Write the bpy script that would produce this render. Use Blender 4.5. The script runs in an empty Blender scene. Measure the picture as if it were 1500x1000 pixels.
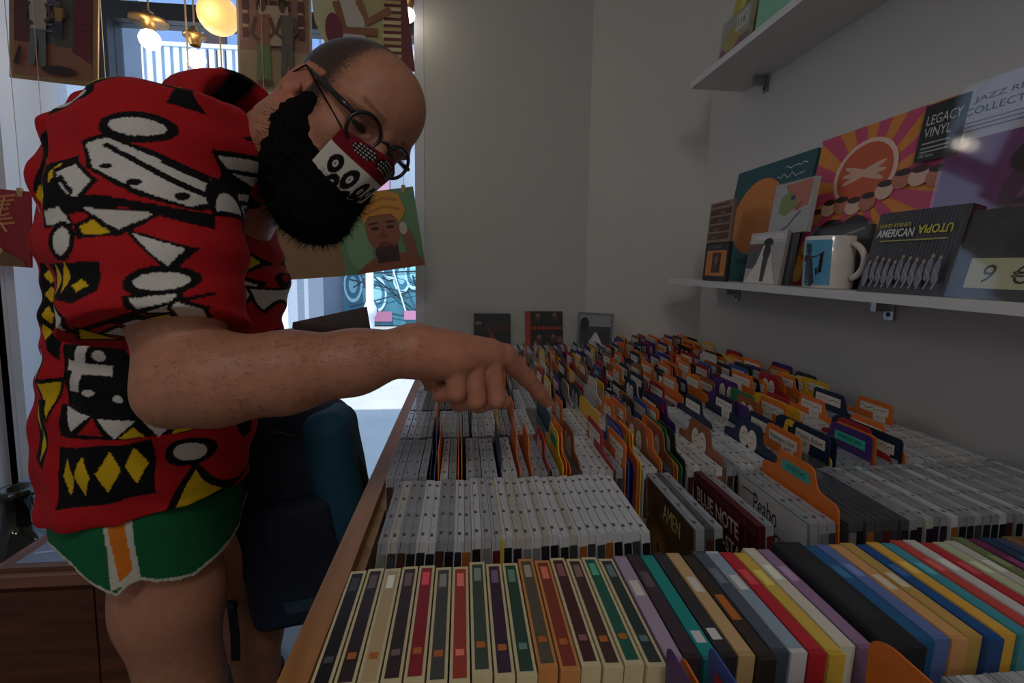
import bpy, math, random
import numpy as np
from mathutils import Vector, Matrix
random.seed(7); rng = np.random.default_rng(7)
S = bpy.context.scene; COL = S.collection
V = Vector
# ---------------------------------------------------------------- camera
FPX = 690.0; CY = 456.0
CAM = V((0, 0, 1.2))
_y, _p, _r = math.atan(66/690), math.radians(5.6), math.radians(0.8)
_F = V((math.sin(_y)*math.cos(_p), math.cos(_y)*math.cos(_p), -math.sin(_p)))
_R0 = V((math.cos(_y), -math.sin(_y), 0)); _U0 = _R0.cross(_F)
_R = _R0*math.cos(_r) + _U0*math.sin(_r); _U = _R.cross(_F)
cd = bpy.data.cameras.new('camera'); cam = bpy.data.objects.new('camera', cd); COL.objects.link(cam)
cd.sensor_width = 36; cd.lens = 36*FPX/1500; cd.shift_y = (CY-500)/1500; cd.clip_start = 0.02; cd.clip_end = 200
cam.matrix_world = Matrix(((_R.x, _U.x, -_F.x, CAM.x), (_R.y, _U.y, -_F.y, CAM.y), (_R.z, _U.z, -_F.z, CAM.z), (0, 0, 0, 1)))
S.camera = cam
def P(px, py, Y):
    d = _F + _R*((px-750)/FPX) - _U*((py-CY)/FPX)
    return CAM + d*(Y/d.y)
# ---------------------------------------------------------------- world, sun, exposure
w = bpy.data.worlds.new('sky'); S.world = w; w.use_nodes = True
bg = w.node_tree.nodes['Background']; bg.inputs[0].default_value = (0.50, 0.70, 1.0, 1); bg.inputs[1].default_value = 1.5
sd = bpy.data.lights.new('sun', 'SUN'); sd.energy = 5.0; sd.angle = 0.01; sd.color = (1, .95, .88)
so = bpy.data.objects.new('sun', sd); COL.objects.link(so); so.rotation_euler = (math.radians(33), 0, math.radians(-8))
S.view_settings.view_transform = 'Standard'; S.view_settings.look = 'None'
S.view_settings.gamma = 1; S.view_settings.use_curve_mapping = False
S.view_settings.exposure = 0.0
def ceiling_light(name, loc, size, power, color):
    l = bpy.data.lights.new(name, 'AREA'); l.shape = 'DISK'; l.size = size; l.energy = power; l.color = color
    o = bpy.data.objects.new(name, l); COL.objects.link(o); o.location = loc; return o
ceiling_light('ceiling_lamp_light', (-0.10, -0.9, 2.70), 0.40, 7.2, (1.0, .95, .90))
ceiling_light('ceiling_lamp_light', (-0.60, -1.9, 2.70), 0.40, 7.2, (1.0, .95, .90))
# ---------------------------------------------------------------- helpers
def lin(c):
    return tuple(((x/255)/12.92 if x/255 <= .04045 else (((x/255)+.055)/1.055)**2.4) for x in c)
_M = {}
def mat(rgb, rough=.5, metal=0, emit=0, noise=0.0, scale=30, bump=0, spec=.5, coat=0, trans=0, alpha=1, stretch=None, key=None):
    k = (tuple(rgb), rough, metal, emit, noise, scale, bump, spec, coat, trans, alpha, stretch)
    if k in _M: return _M[k]
    m = bpy.data.materials.new(key or 'paint'); m.use_nodes = True
    nt = m.node_tree; b = nt.nodes['Principled BSDF']; c = (*lin(rgb), 1)
    b.inputs['Base Color'].default_value = c; b.inputs['Roughness'].default_value = rough
    b.inputs['Metallic'].default_value = metal; b.inputs['Specular IOR Level'].default_value = spec
    b.inputs['Coat Weight'].default_value = coat; b.inputs['Transmission Weight'].default_value = trans
    b.inputs['Alpha'].default_value = alpha
    if emit:
        b.inputs['Emission Color'].default_value = c; b.inputs['Emission Strength'].default_value = emit
    if noise or bump:
        tc = nt.nodes.new('ShaderNodeTexCoord'); mp = nt.nodes.new('ShaderNodeMapping')
        nt.links.new(tc.outputs['Object'], mp.inputs[0])
        if stretch: mp.inputs['Scale'].default_value = stretch
        n = nt.nodes.new('ShaderNodeTexNoise'); n.inputs['Scale'].default_value = scale; n.inputs['Detail'].default_value = 6
        nt.links.new(mp.outputs[0], n.inputs['Vector'])
        if noise:
            r = nt.nodes.new('ShaderNodeValToRGB'); e = r.color_ramp.elements
            e[0].position = .3; e[1].position = .7
            e[0].color = (*[x*(1-noise) for x in c[:3]], 1); e[1].color = (*[min(1, x*(1+noise)) for x in c[:3]], 1)
            nt.links.new(n.outputs['Fac'], r.inputs[0]); nt.links.new(r.outputs[0], b.inputs['Base Color'])
        if bump:
            bp = nt.nodes.new('ShaderNodeBump'); bp.inputs['Strength'].default_value = bump; bp.inputs['Distance'].default_value = .004
            nt.links.new(n.outputs['Fac'], bp.inputs['Height']); nt.links.new(bp.outputs[0], b.inputs['Normal'])
    _M[k] = m; return m
def attr_mat(name, rough=.8, spec=.3, noise=0.0, scale=200, bump=0, sss=0, sheen=0):
    m = bpy.data.materials.new(name); m.use_nodes = True; nt = m.node_tree; b = nt.nodes['Principled BSDF']
    a = nt.nodes.new('ShaderNodeAttribute'); a.attribute_name = 'col'
    b.inputs['Roughness'].default_value = rough; b.inputs['Specular IOR Level'].default_value = spec
    if sheen: b.inputs['Sheen Weight'].default_value = sheen
    if sss:
        b.inputs['Subsurface Weight'].default_value = sss; b.inputs['Subsurface Radius'].default_value = (.01, .004, .002); b.inputs['Subsurface Scale'].default_value = .4
    out = a.outputs['Color']
    if noise or bump:
        tc = nt.nodes.new('ShaderNodeTexCoord'); n = nt.nodes.new('ShaderNodeTexNoise'); n.inputs['Scale'].default_value = scale; n.inputs['Detail'].default_value = 5
        nt.links.new(tc.outputs['Object'], n.inputs['Vector'])
        if noise:
            mr = nt.nodes.new('ShaderNodeMapRange'); mr.inputs[1].default_value = .3; mr.inputs[2].default_value = .7; mr.inputs[3].default_value = 1-noise; mr.inputs[4].default_value = 1+noise
            nt.links.new(n.outputs['Fac'], mr.inputs[0])
            mx = nt.nodes.new('ShaderNodeVectorMath'); mx.operation = 'SCALE'
            nt.links.new(out, mx.inputs[0]); nt.links.new(mr.outputs[0], mx.inputs['Scale']); out = mx.outputs[0]
        if bump:
            bp = nt.nodes.new('ShaderNodeBump'); bp.inputs['Strength'].default_value = bump; bp.inputs['Distance'].default_value = .002
            nt.links.new(n.outputs['Fac'], bp.inputs['Height']); nt.links.new(bp.outputs[0], b.inputs['Normal'])
    nt.links.new(out, b.inputs['Base Color']); return m
def wood(name, c1, c2, axis=1, scale=1.0, rough=.45):
    m = bpy.data.materials.new(name); m.use_nodes = True; nt = m.node_tree; b = nt.nodes['Principled BSDF']
    tc = nt.nodes.new('ShaderNodeTexCoord'); mp = nt.nodes.new('ShaderNodeMapping'); s = [26*scale]*3; s[axis] = 1.6*scale
    mp.inputs['Scale'].default_value = s; nt.links.new(tc.outputs['Object'], mp.inputs[0])
    n = nt.nodes.new('ShaderNodeTexNoise'); n.inputs['Scale'].default_value = 2.2; n.inputs['Detail'].default_value = 7; n.inputs['Distortion'].default_value = .5
    nt.links.new(mp.outputs[0], n.inputs['Vector'])
    r = nt.nodes.new('ShaderNodeValToRGB'); e = r.color_ramp.elements; e[0].position = .35; e[1].position = .68
    e[0].color = (*lin(c1), 1); e[1].color = (*lin(c2), 1)
    nt.links.new(n.outputs['Fac'], r.inputs[0]); nt.links.new(r.outputs[0], b.inputs['Base Color']); b.inputs['Roughness'].default_value = rough
    return m
def glass(name, tint=(1, 1, 1), refl=.12, rough=.02):
    m = bpy.data.materials.new(name); m.use_nodes = True; nt = m.node_tree; nt.nodes.remove(nt.nodes['Principled BSDF'])
    t = nt.nodes.new('ShaderNodeBsdfTransparent'); t.inputs[0].default_value = (*tint, 1)
    g = nt.nodes.new('ShaderNodeBsdfGlossy'); g.inputs['Roughness'].default_value = rough
    x = nt.nodes.new('ShaderNodeMixShader'); x.inputs[0].default_value = refl
    nt.links.new(t.outputs[0], x.inputs[1]); nt.links.new(g.outputs[0], x.inputs[2])
    nt.links.new(x.outputs[0], nt.nodes['Material Output'].inputs[0]); return m
class MB:
    def __init__(s): s.v = []; s.f = []; s.mi = []; s.mats = []; s.sm = False
    def m(s, mt):
        if mt not in s.mats: s.mats.append(mt)
        return s.mats.index(mt)
    def add(s, vs, fs, mt):
        o = len(s.v); i = s.m(mt); s.v += [tuple(x) for x in vs]
        for f in fs: s.f.append(tuple(o+k for k in f)); s.mi.append(i)
        return s
    def box(s, a, b, mt, M=None):
        x0, y0, z0 = a; x1, y1, z1 = b
        vs = [V(c) for c in ((x0,y0,z0),(x1,y0,z0),(x1,y1,z0),(x0,y1,z0),(x0,y0,z1),(x1,y0,z1),(x1,y1,z1),(x0,y1,z1))]
        if M is not None: vs = [M @ q for q in vs]
        return s.add(vs, [(0,3,2,1),(4,5,6,7),(0,1,5,4),(1,2,6,5),(2,3,7,6),(3,0,4,7)], mt)
    def prism(s, pts, n, mt, back=True):
        """flat polygon pts (3D), extruded by vector n"""
        pts = [V(p) for p in pts]; k = len(pts); q = [p + n for p in pts]
        fs = [tuple(range(k, 2*k))] + [(i, (i+1) % k, k+(i+1) % k, k+i) for i in range(k)]
        if back: fs.append(tuple(reversed(range(k))))
        return s.add(pts+q, fs, mt)
    def tube(s, path, r, mt, n=8, cap=True):
        path = [V(p) for p in path]; rs = r if isinstance(r, (list, tuple)) else [r]*len(path)
        vs = []; up = None
        for i, p in enumerate(path):
            t = (path[min(i+1, len(path)-1)] - path[max(i-1, 0)]).normalized()
            if up is None: up = t.orthogonal().normalized()
            else: up = (up - t*up.dot(t)).normalized()
            sd_ = t.cross(up)
            for k in range(n):
                a = 2*math.pi*k/n; vs.append(p + (up*math.cos(a) + sd_*math.sin(a))*rs[i])
        fs = [(i*n+k, i*n+(k+1) % n, (i+1)*n+(k+1) % n, (i+1)*n+k) for i in range(len(path)-1) for k in range(n)]
        if cap: fs += [tuple(reversed(range(n))), tuple(range((len(path)-1)*n, len(path)*n))]
        return s.add(vs, fs, mt)
    def lathe(s, prof, mt, c=(0, 0, 0), n=24, ax=None):
        """prof list of (r,z)"""
        c = V(c); vs = []
        for r_, z_ in prof:
            for k in range(n):
                a = 2*math.pi*k/n; q = V((r_*math.cos(a), r_*math.sin(a), z_)); vs.append(c + (ax @ q if ax else q))
        fs = [(i*n+k, i*n+(k+1) % n, (i+1)*n+(k+1) % n, (i+1)*n+k) for i in range(len(prof)-1) for k in range(n)]
        return s.add(vs, fs, mt)
    def mesh(s, name):
        me = bpy.data.meshes.new(name); me.from_pydata(s.v, [], s.f)
        for m_ in s.mats: me.materials.append(m_)
        me.polygons.foreach_set('material_index', s.mi)
        if s.sm: me.polygons.foreach_set('use_smooth', [True]*len(s.f))
        me.update(); return me
    def build(s, name, parent=None, smooth=False):
        s.sm = smooth; return link(name, s.mesh(name), parent)
def link(name, me, parent=None, loc=None):
    o = bpy.data.objects.new(name, me); COL.objects.link(o)
    if parent: o.parent = parent
    if loc is not None: o.location = loc
    return o
def tag(o, label, cat, group=None, kind=None):
    o['label'] = label; o['category'] = cat
    if group: o['group'] = group
    if kind: o['kind'] = kind
    return o
def struct(o, label=None): o['kind'] = 'structure'; return o
def empty(name, loc=(0, 0, 0)):
    o = bpy.data.objects.new(name, None); COL.objects.link(o); o.location = loc; o.empty_display_size = .05; return o
_T = {}
def text_mesh(txt, shear=0, bold=0):
    k = (txt, shear, bold)
    if k not in _T:
        c = bpy.data.curves.new('lettering', 'FONT'); c.body = txt; c.size = 1; c.shear = shear; c.offset = bold; c.resolution_u = 3
        c.align_x = 'LEFT'
        o = bpy.data.objects.new('lettering', c); COL.objects.link(o); bpy.context.view_layer.update()
        me = bpy.data.meshes.new_from_object(o.evaluated_get(bpy.context.evaluated_depsgraph_get()))
        vs = np.array([v.co[:2] for v in me.vertices]); fs = [tuple(p.vertices) for p in me.polygons]
        bpy.data.objects.remove(o); bpy.data.curves.remove(c); bpy.data.meshes.remove(me)
        _T[k] = (vs, fs)
    return _T[k]
class Art:
    """flat print on a plane: origin O, unit axes u (right) and v (up), size w x h; shapes in 0..1 coordinates"""
    def __init__(s, O, u, v, w, h, lift=.0004, step=.00012):
        s.O, s.u, s.v, s.w, s.h = V(O), V(u).normalized(), V(v).normalized(), w, h
        s.n = s.u.cross(s.v).normalized(); s.mb = MB(); s.d = lift; s.step = step
    def pt(s, x, y): return s.O + s.u*(x*s.w) + s.v*(y*s.h) + s.n*s.d
    def poly(s, pts, c, **k):
        s.mb.add([s.pt(*p) for p in pts], [tuple(range(len(pts)))], mat(c, **k)); s.d += s.step; return s
    def rect(s, x0, y0, x1, y1, c, **k): return s.poly([(x0,y0),(x1,y0),(x1,y1),(x0,y1)], c, **k)
    def ell(s, cx, cy, rx, ry, c, n=24, rot=0, a0=0, a1=360, **k):
        ps = []
        full = (a1-a0) >= 360
        for i in range(n + (0 if full else 1)):
            a = math.radians(a0 + (a1-a0)*i/n); x, y = rx*math.cos(a), ry*math.sin(a)
            cr, sr = math.cos(math.radians(rot)), math.sin(math.radians(rot)); ps.append((cx + x*cr - y*sr, cy + x*sr + y*cr))
        return s.poly(ps, c, **k)
    def line(s, pts, wd, c, **k):
        """polyline with width wd (fraction of w)"""
        q = [V((x*s.w, y*s.h)) for x, y in pts]; L = []; Rr = []
        for i, p in enumerate(q):
            t = (q[min(i+1, len(q)-1)] - q[max(i-1, 0)]); t = t.normalized() if t.length > 0 else V((1, 0)); nn = V((-t.y, t.x))*(wd*s.w/2)
            L.append(p+nn); Rr.append(p-nn)
        vs = []; 
        for a in L+Rr: vs.append(s.O + s.u*a.x + s.v*a.y + s.n*s.d)
        m_ = len(q); s.mb.add(vs, [(m_+i, m_+i+1, i+1, i) for i in range(m_-1)], mat(c, **k)); s.d += s.step; return s
    def text(s, txt, x, y, size, c, width=None, shear=0, bold=0, rot=0, **k):
        """size = letter height as fraction of h; width = total width as fraction of w"""
        vs, fs = text_mesh(txt, shear, bold)
        if len(vs) == 0: return s
        mn, mx = vs.min(0), vs.max(0); q = (vs - mn)
        sy = size*s.h/max(.01, (mx[1]-mn[1])); sx = sy if width is None else width*s.w/(mx[0]-mn[0])
        q = q*[sx, sy]; cr, sr = math.cos(math.radians(rot)), math.sin(math.radians(rot))
        s.mb.add([s.O + s.u*(x*s.w + a*cr - b*sr) + s.v*(y*s.h + a*sr + b*cr) + s.n*s.d for a, b in q], fs, mat(c, **k)); s.d += s.step; return s
    def build(s, name, parent): return s.mb.build(name, parent)
# ---------------------------------------------------------------- room
WX, LX = 0.85, -1.55            # right wall, left wall
YB = 1.86                       # wall behind the far end of the table
CEIL = 2.85
wall_m = mat((208, 205, 200), .85, noise=.03, scale=3, bump=.15, key='wall_paint')
ceil_m = mat((190, 188, 184), .9, noise=.02, scale=4, key='ceiling_paint')
trim_m = mat((215, 218, 224), .5, noise=.02, scale=8, key='white_trim')
floor_m = mat((120, 118, 116), .45, noise=.15, scale=5, bump=.1, key='floor_concrete')
def wallbox(name, a, b, m): return struct(MB().box(a, b, m).build(name))
wallbox('floor', (LX-.1, -2.3, -.06), (WX+.1, 2.3, 0), floor_m)
wallbox('ceiling', (LX-.1, -2.3, CEIL), (WX+.1, 2.05, CEIL+.08), ceil_m)
wallbox('wall_right', (WX, -2.3, 0), (WX+.1, 1.647, CEIL), wall_m)
A, B_ = V((WX, 1.647, 0)), V((.474, YB, 0)); nrm = V((B_.y-A.y, -(B_.x-A.x), 0)).normalized()*.1
struct(MB().prism([A, B_, B_+nrm, A+nrm], V((0, 0, CEIL)), wall_m).build('wall_angled'))
WE = P(622, 300, YB).x
wallbox('wall_back', (WE, YB, 0), (.60, YB+.25, CEIL), wall_m)
wallbox('wall_rear', (LX-.1, -2.4, 0), (WX+.1, -2.3, CEIL), wall_m)
wallbox('wall_left', (LX-.1, -2.3, 0), (LX, 1.70, CEIL), mat((214, 216, 222), .8, noise=.03, scale=3, bump=.1, key='left_wall_paint'))
# window across the end of the room: wide glass front
YW = 1.96
wf = mat((58, 62, 70), .4, metal=.3, noise=.1, scale=20, key='dark_window_metal')
win = struct(MB().box((LX-.02, YB-.16, 0), (LX+.035, YW+.05, CEIL), trim_m).build('window_1'))
def wbox(name, a, b, m): return MB().box(a, b, m).build(name, win)
xm0 = P(147, 90, YW).x; xm1 = P(168, 90, YW).x
wbox('mullion', (xm0, YW-.03, .02), (xm1, YW+.05, CEIL), wf)
ztop = P(300, 14, YW).z
wbox('transom', (xm1, YW-.03, ztop-.06), (WE-.03, YW+.05, ztop), wf)
wbox('frame', (WE-.036, YW-.10, 0), (WE-.001, YW+.05, CEIL), trim_m)
wbox('threshold', (LX, YW-.04, 0), (WE-.036, YW+.06, .03), wf)
wbox('header', (LX, YW-.03, CEIL-.12), (WE-.036, YW+.05, CEIL), trim_m)
gl = glass('window_glass', (.93, .97, 1.0), .06)
wbox('pane', (xm1, YW+.005, .03), (WE-.036, YW+.011, ztop-.06), gl)
wbox('pane', (LX+.035, YW+.005, .03), (xm0, YW+.011, CEIL-.12), gl)
wbox('pane', (xm1, YW+.005, ztop), (WE-.036, YW+.011, CEIL-.12), gl)
for dx, wd in ((0, .022), (.035, .03)):
    wbox('moulding', (LX+.001+dx, 1.70, 0), (LX+.001+dx+wd, 1.74+dx*.5, CEIL), trim_m)
# ceiling lamps over the shop floor (out of frame): housings of the two ceiling lights
for lx, ly, lb in ((-.10, -.9, 'round white ceiling lamp over the disc table'), (-.60, -1.9, 'round white ceiling lamp at the rear of the shop')):
    c = MB().lathe([(.0, .10), (.24, .10), (.25, .06), (.23, .03), (.0, .035)], mat((230, 228, 222), .4, noise=.02), (lx, ly, CEIL-.10), 28).build('ceiling_lamp', None, True)
    tag(c, lb, 'lamp')
# ---------------------------------------------------------------- street outside
street = struct(MB().box((-14, 2.15, -.12), (8, 16, -.02), mat((196, 194, 190), .8, noise=.08, scale=2, bump=.2, key='pavement')).build('street_pavement'))
fac = empty('street_facade', (-3, 9.5, -.02))
def lf(a): return V(a) - V((-3, 9.5, -.02))
def fbox(name, a, b, m, par=fac): return MB().box(lf(a), lf(b), m).build(name, par)
fbox('wall', (-14, 9.5, -.02), (8, 9.9, 9), mat((150, 160, 175), .85, noise=.1, scale=1.2, bump=.3, key='facade_render'))
tag(fac, 'sunlit building facade across the street with a graffiti covered shutter', 'building')
for x0, x1, z0, z1 in ((-6.4, -5.2, 1.2, 3.4), (-4.4, -3.5, 1.0, 3.6), (-2.9, -2.2, 2.3, 3.6)):
    wn = fbox('window', (x0, 9.42, z0), (x1, 9.51, z1), mat((95, 70, 66), .5, noise=.1)); fbox('pane', (x0+.1, 9.40, z0+.1), (x1-.1, 9.43, z1-.1), mat((70, 88, 120), .15), wn)
fbox('pink_panel', (-2.6, 9.40, 1.9), (-1.5, 9.52, 4.5), mat((190, 140, 160), .7, noise=.08))
gx0, gx1 = P(503, 430, 9.3).x, P(612, 430, 9.3).x
sh = fbox('shutter', (gx0, 9.30, 0), (gx1+.9, 9.44, 1.75), mat((70, 130, 150), .6, noise=.25, scale=3, bump=.2))
A_ = Art(lf((gx0, 9.295, 0)), (1, 0, 0), (0, 0, 1), gx1+.9-gx0, 1.75, .004, .002)
for i in range(9):
    cx, cy = .08+.1*i, .45+.12*math.sin(i*2.1)
    for rr, cc in ((.075, (190, 225, 235)), (.06, (60, 120, 145)), (.035, (150, 205, 215))): A_.ell(cx, cy+.25*(i % 2), rr, rr*2.6, cc)
for i in range(7): A_.line([(random.random(), random.random()) for _ in range(4)], .012, random.choice([(30, 60, 80), (215, 235, 240), (20, 40, 60)]))
A_.rect(.05, .05, .4, .16, (170, 110, 140)); A_.rect(.5, .07, .9, .17, (190, 130, 160))
A_.build('graffiti', sh)
# stone pier just outside, seen past the left edge of the window
px0, px1 = P(85, 150, 2.35).x, P(150, 150, 2.35).x
tag(MB().box((px0-.1, 2.3, -.02), (px1+.02, 2.6, 4.2), mat((150, 160, 175), .9, noise=.12, scale=6, bump=.5, key='stone')).box((px0-.1, 2.285, 1.73), (px1+.02, 2.3, 1.75), mat((110, 118, 130), .9)).build('stone_pier'), 'grey stone pier outside the shop window', 'pier')
# balcony railing across the street: pale slats between two rails
ral = empty('balcony_railing', P(170, 140, 6.5)); O = ral.location
zt, zb = P(250, 66, 6.5).z, P(250, 140, 6.5).z; xr0, xr1 = P(158, 100, 6.5).x, P(330, 100, 6.5).x
rm = mat((225, 228, 232), .5, noise=.03)
def rbox(n, a, b, m=rm): return MB().box(V(a)-O, V(b)-O, m).build(n, ral)
rbox('rail', (xr0, 6.47, zt-.02), (xr1+.6, 6.53, zt+.03)); rbox('rail', (xr0, 6.47, zb-.06), (xr1+.6, 6.53, zb))
rbox('slab', (xr0-.2, 6.4, zb-.30), (xr1+.8, 7.8, zb-.06), mat((110, 130, 160), .8, noise=.1))
nsl = 18
for i in range(nsl):
    x = xr0 + .05 + (xr1+.5-xr0)*i/nsl; rbox('slat', (x, 6.48, zb), (x+.065, 6.52, zt-.02))
rbox('back_wall', (xr0-.2, 7.7, zb-.3), (xr1+.8, 7.8, zt+3.0), mat((120, 145, 185), .8, noise=.1))
rbox('doorway', (xr0+.55, 7.66, zb-.06), (xr0+.85, 7.70, zt+.7), mat((60, 40, 42), .7))
rbox('doorway', (xr0+1.15, 7.66, zb-.06), (xr0+1.5, 7.70, zt+.6), mat((25, 70, 66), .7))
rbox('post', (xr0-.1, 6.45, -O.z*0-.0), (xr0-.02, 6.55, zt+.03))
rbox('post', (xr1+.6, 6.45, 0), (xr1+.68, 6.55, zt+.03))
rbox('base_wall', (xr0-.2, 6.9, -.02), (xr1+.8, 7.6, zb-.30), mat((165, 172, 182), .85, noise=.08))
tag(ral, 'white slatted balcony railing on the terrace across the street', 'railing')
bl = MB(); bx = P(542, 440, 6.0)
bl.lathe([(0, 0), (.09, 0), (.09, .06), (.055, .10), (.05, .55), (.075, .58), (.085, .66), (.05, .74), (.045, 1.5), (0, 1.52)], mat((228, 230, 235), .4, noise=.03), (bx.x, 6.0, -.02), 16)
tag(bl.build('street_post', None, True), 'white turned metal post on the pavement outside', 'post')
kb = MB().box((P(560, 570, 5.2).x, 5.1, -.02), (P(602, 570, 5.2).x+.6, 5.3, .10), mat((90, 110, 150), .8, noise=.1))
tag(kb.build('street_kerb'), 'short blue-grey kerb block on the bright pavement', 'kerb')
# ---------------------------------------------------------------- wall shelves
shelf_m = mat((216, 214, 210), .5, noise=.02, scale=10, key='shelf_laminate')
met_m = mat((170, 172, 176), .3, metal=.9, noise=.03)
SF = .68
def shelf(z0, z1, y0, y1, label, by):
    o = MB().box((SF, y0, z0), (WX-.001, y1, z1), shelf_m).build('wall_shelf'); tag(o, label, 'shelf')
    for y in by:
        b = MB().box((WX-.04, y-.006, z0-.028), (WX-.001, y+.006, z0), met_m).box((WX-.006, y-.011, z0-.045), (WX-.001, y+.011, z0), met_m)
        b.tube([(WX-.007, y, z0-.034), (WX-.004, y, z0-.034)], .005, mat((40, 40, 42), .5), 8).build('bracket', o)
    return o
ZS = 1.2-.038
shelf(ZS-.016, ZS, .10, SF*FPX/(987-684), 'lower white wall shelf holding records and a mug', (1.41, .868))
zu = 1.2+.547
shelf(zu, zu+.018, .10, SF*FPX/(1007-684), 'upper white wall shelf above the records', (1.33,))
# ---------------------------------------------------------------- disc table
X0, X1 = -.118, .815
PITCH = .150
SK = .010                         # the rows run slightly askew to the wall
ZF = .790                         # bin floor (top of cases at about 1.0)
tw = wood('golden_wood', (150, 98, 48), (186, 130, 70), 1); tw2 = wood('plain_wood', (150, 110, 66), (182, 140, 92), 0)
tab = empty('display_table', (.36, .95, 0))
def tb(n, a, b, m=tw): 
    o = V((.36, .95, 0)); return MB().box(V(a)-o, V(b)-o, m).build(n, tab)
tb('bin_floor', (X0, .06, ZF-.016), (WX-.004, YB-.004, ZF), tw2)
tb('side_rail', (X0-.028, .06, ZF-.10), (X0-.004, YB-.17, ZF+.085))
tb('inner_rail', (X0-.004, .06, ZF), (X0+.006, YB-.17, ZF+.07), tw2)
tb('side_rail', (WX-.022, .06, ZF-.10), (WX-.005, YB-.19, ZF+.05))
tb('end_board', (X0-.028, .045, ZF-.10), (WX-.004, .06, ZF+.05))
for x in (X0-.02, WX-.07):
    for y in (.08, YB-.25): tb('leg', (x, y, 0), (x+.05, y+.05, ZF-.10))
tb('ledge', (X0-.028, YB-.085, ZF), (.46, YB-.003, ZF+.097), mat((196, 192, 184), .5, noise=.03))
NR = 10
def rowy(r): return (.14, .297)[r] if r < 2 else .465 + (r-2)*PITCH
for r in range(0, NR+1):
    y = rowy(r) + (.130 if r == 1 else .1455)
    if y > YB-.16: break
    o = V((.36, .95, 0)); d = SK*(WX-X0-.03)
    tb_ = MB().prism([V((X0+.008, y, ZF))-o, V((WX-.03, y+d, ZF))-o, V((WX-.03, y+d+.002, ZF))-o, V((X0+.008, y+.002, ZF))-o], V((0, 0, .055)), tw2).build('row_divider', tab)
MB().prism([V((x_, y_, ZF))-V((.36, .95, 0)) for x_, y_ in ((.462, 1.752), (.66, 1.690), (.70, 1.722), (.50, 1.835), (.462, 1.85))], V((0, 0, .097)), mat((196, 192, 184), .5, noise=.03)).build('ledge', tab)
tag(tab, 'long wooden disc display table with golden side rail along the wall', 'table')
YAW = math.atan(SK)
ORD = ['row in front of the first', 'first', 'second', 'third', 'fourth', 'fifth', 'sixth', 'seventh', 'eighth', 'ninth', 'tenth', 'eleventh', 'twelfth', 'thirteenth']
def rowname(r): return 'short row at the table front edge' if r == 0 else ORD[r] + ' row from the table front'
# --- meshes shared by the discs
def case_mesh(t, d, h, plast, dark):
    m = MB(); e = .0007
    m.box((-t/2, 0, 0), (-t/2+t*.30, d, h-.0006), plast); m.box((-t/2+t*.34, .001, .001), (t/2, d-.001, h), plast)
    m.box((-t/2+t*.30, .002, .001), (-t/2+t*.34, d-.002, h-.0022), dark)
    for y in (.012, d*.36, d*.64, d-.018): m.box((-t*.12, y, h-.001), (t*.16, y+.005, h+.0004), dark)
    return m.mesh('disc_case')
pl_w = mat((196, 198, 202), .22, noise=.06, scale=60, coat=.4, key='clear_plastic_white')
pl_g = mat((146, 150, 156), .2, noise=.10, scale=50, coat=.5, key='clear_plastic_grey')
pl_d = mat((74, 76, 82), .2, noise=.12, scale=50, coat=.5, key='clear_plastic_dark')
nub = mat((70, 70, 74), .4)
pl_w2 = mat((172, 174, 178), .22, noise=.08, scale=60, coat=.4, key='clear_plastic_white')
pl_w3 = mat((182, 178, 170), .25, noise=.08, scale=60, coat=.3, key='clear_plastic_white')
JW, JG, JD = (case_mesh(.0102, .142, .125, p, nub) for p in (pl_w, pl_g, pl_d)); JW2, JW3 = (case_mesh(.0102, .142, .1245, p, nub) for p in (pl_w2, pl_w3))
_INL = {}
def inlay(col, t=.0102):
    k = (col, t)
    if k not in _INL:
        m = MB(); m.box((-t*.40, -.0006, .004), (t*.42, .0006, .113), mat(col, .4)); _INL[k] = m.mesh('spine_inlay')
    return _INL[k]
def place(o, x, r, lean=0, dy=0, z=ZF, yaw=0):
    o.location = (x, rowy(r) + SK*(x-X0) + dy, z); o.rotation_euler = (0, lean, YAW + yaw)
INK = [(20, 20, 22), (34, 30, 30), (26, 28, 36), (70, 40, 26), (150, 88, 40), (60, 62, 66), (120, 120, 118), (40, 30, 46), (24, 24, 26), (96, 30, 30)]
INKN = ['black', 'brown black', 'blue black', 'brown', 'orange', 'grey', 'pale grey', 'purple black', 'black', 'dark red']
ncase = [0]
def add_case(x, r, me=None, lean=0, dy=0, yaw=0, ink=None, extra=''):
    me = me or JW; i = random.randrange(len(INK)) if ink is None else ink
    if me is JW: me = random.choice((JW, JW, JW2, JW3))
    o = link('disc_case', me); place(o, x, r, lean, max(-.0022, min(.0026, dy)) if r else dy, yaw=yaw)
    link('spine_inlay', inlay(INK[i]), o); ncase[0] += 1
    tone = {JW.name: 'white', JW2.name: 'pale grey', JW3.name: 'ivory', JG.name: 'grey', JD.name: 'smoky dark'}[me.name]
    tag(o, f'{tone} plastic disc case with {INKN[i]} inlay{extra}, {rowname(r)}', 'disc case', f'{tone} disc cases with {INKN[i]} inlays, {rowname(r)}')
    return o
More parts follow.
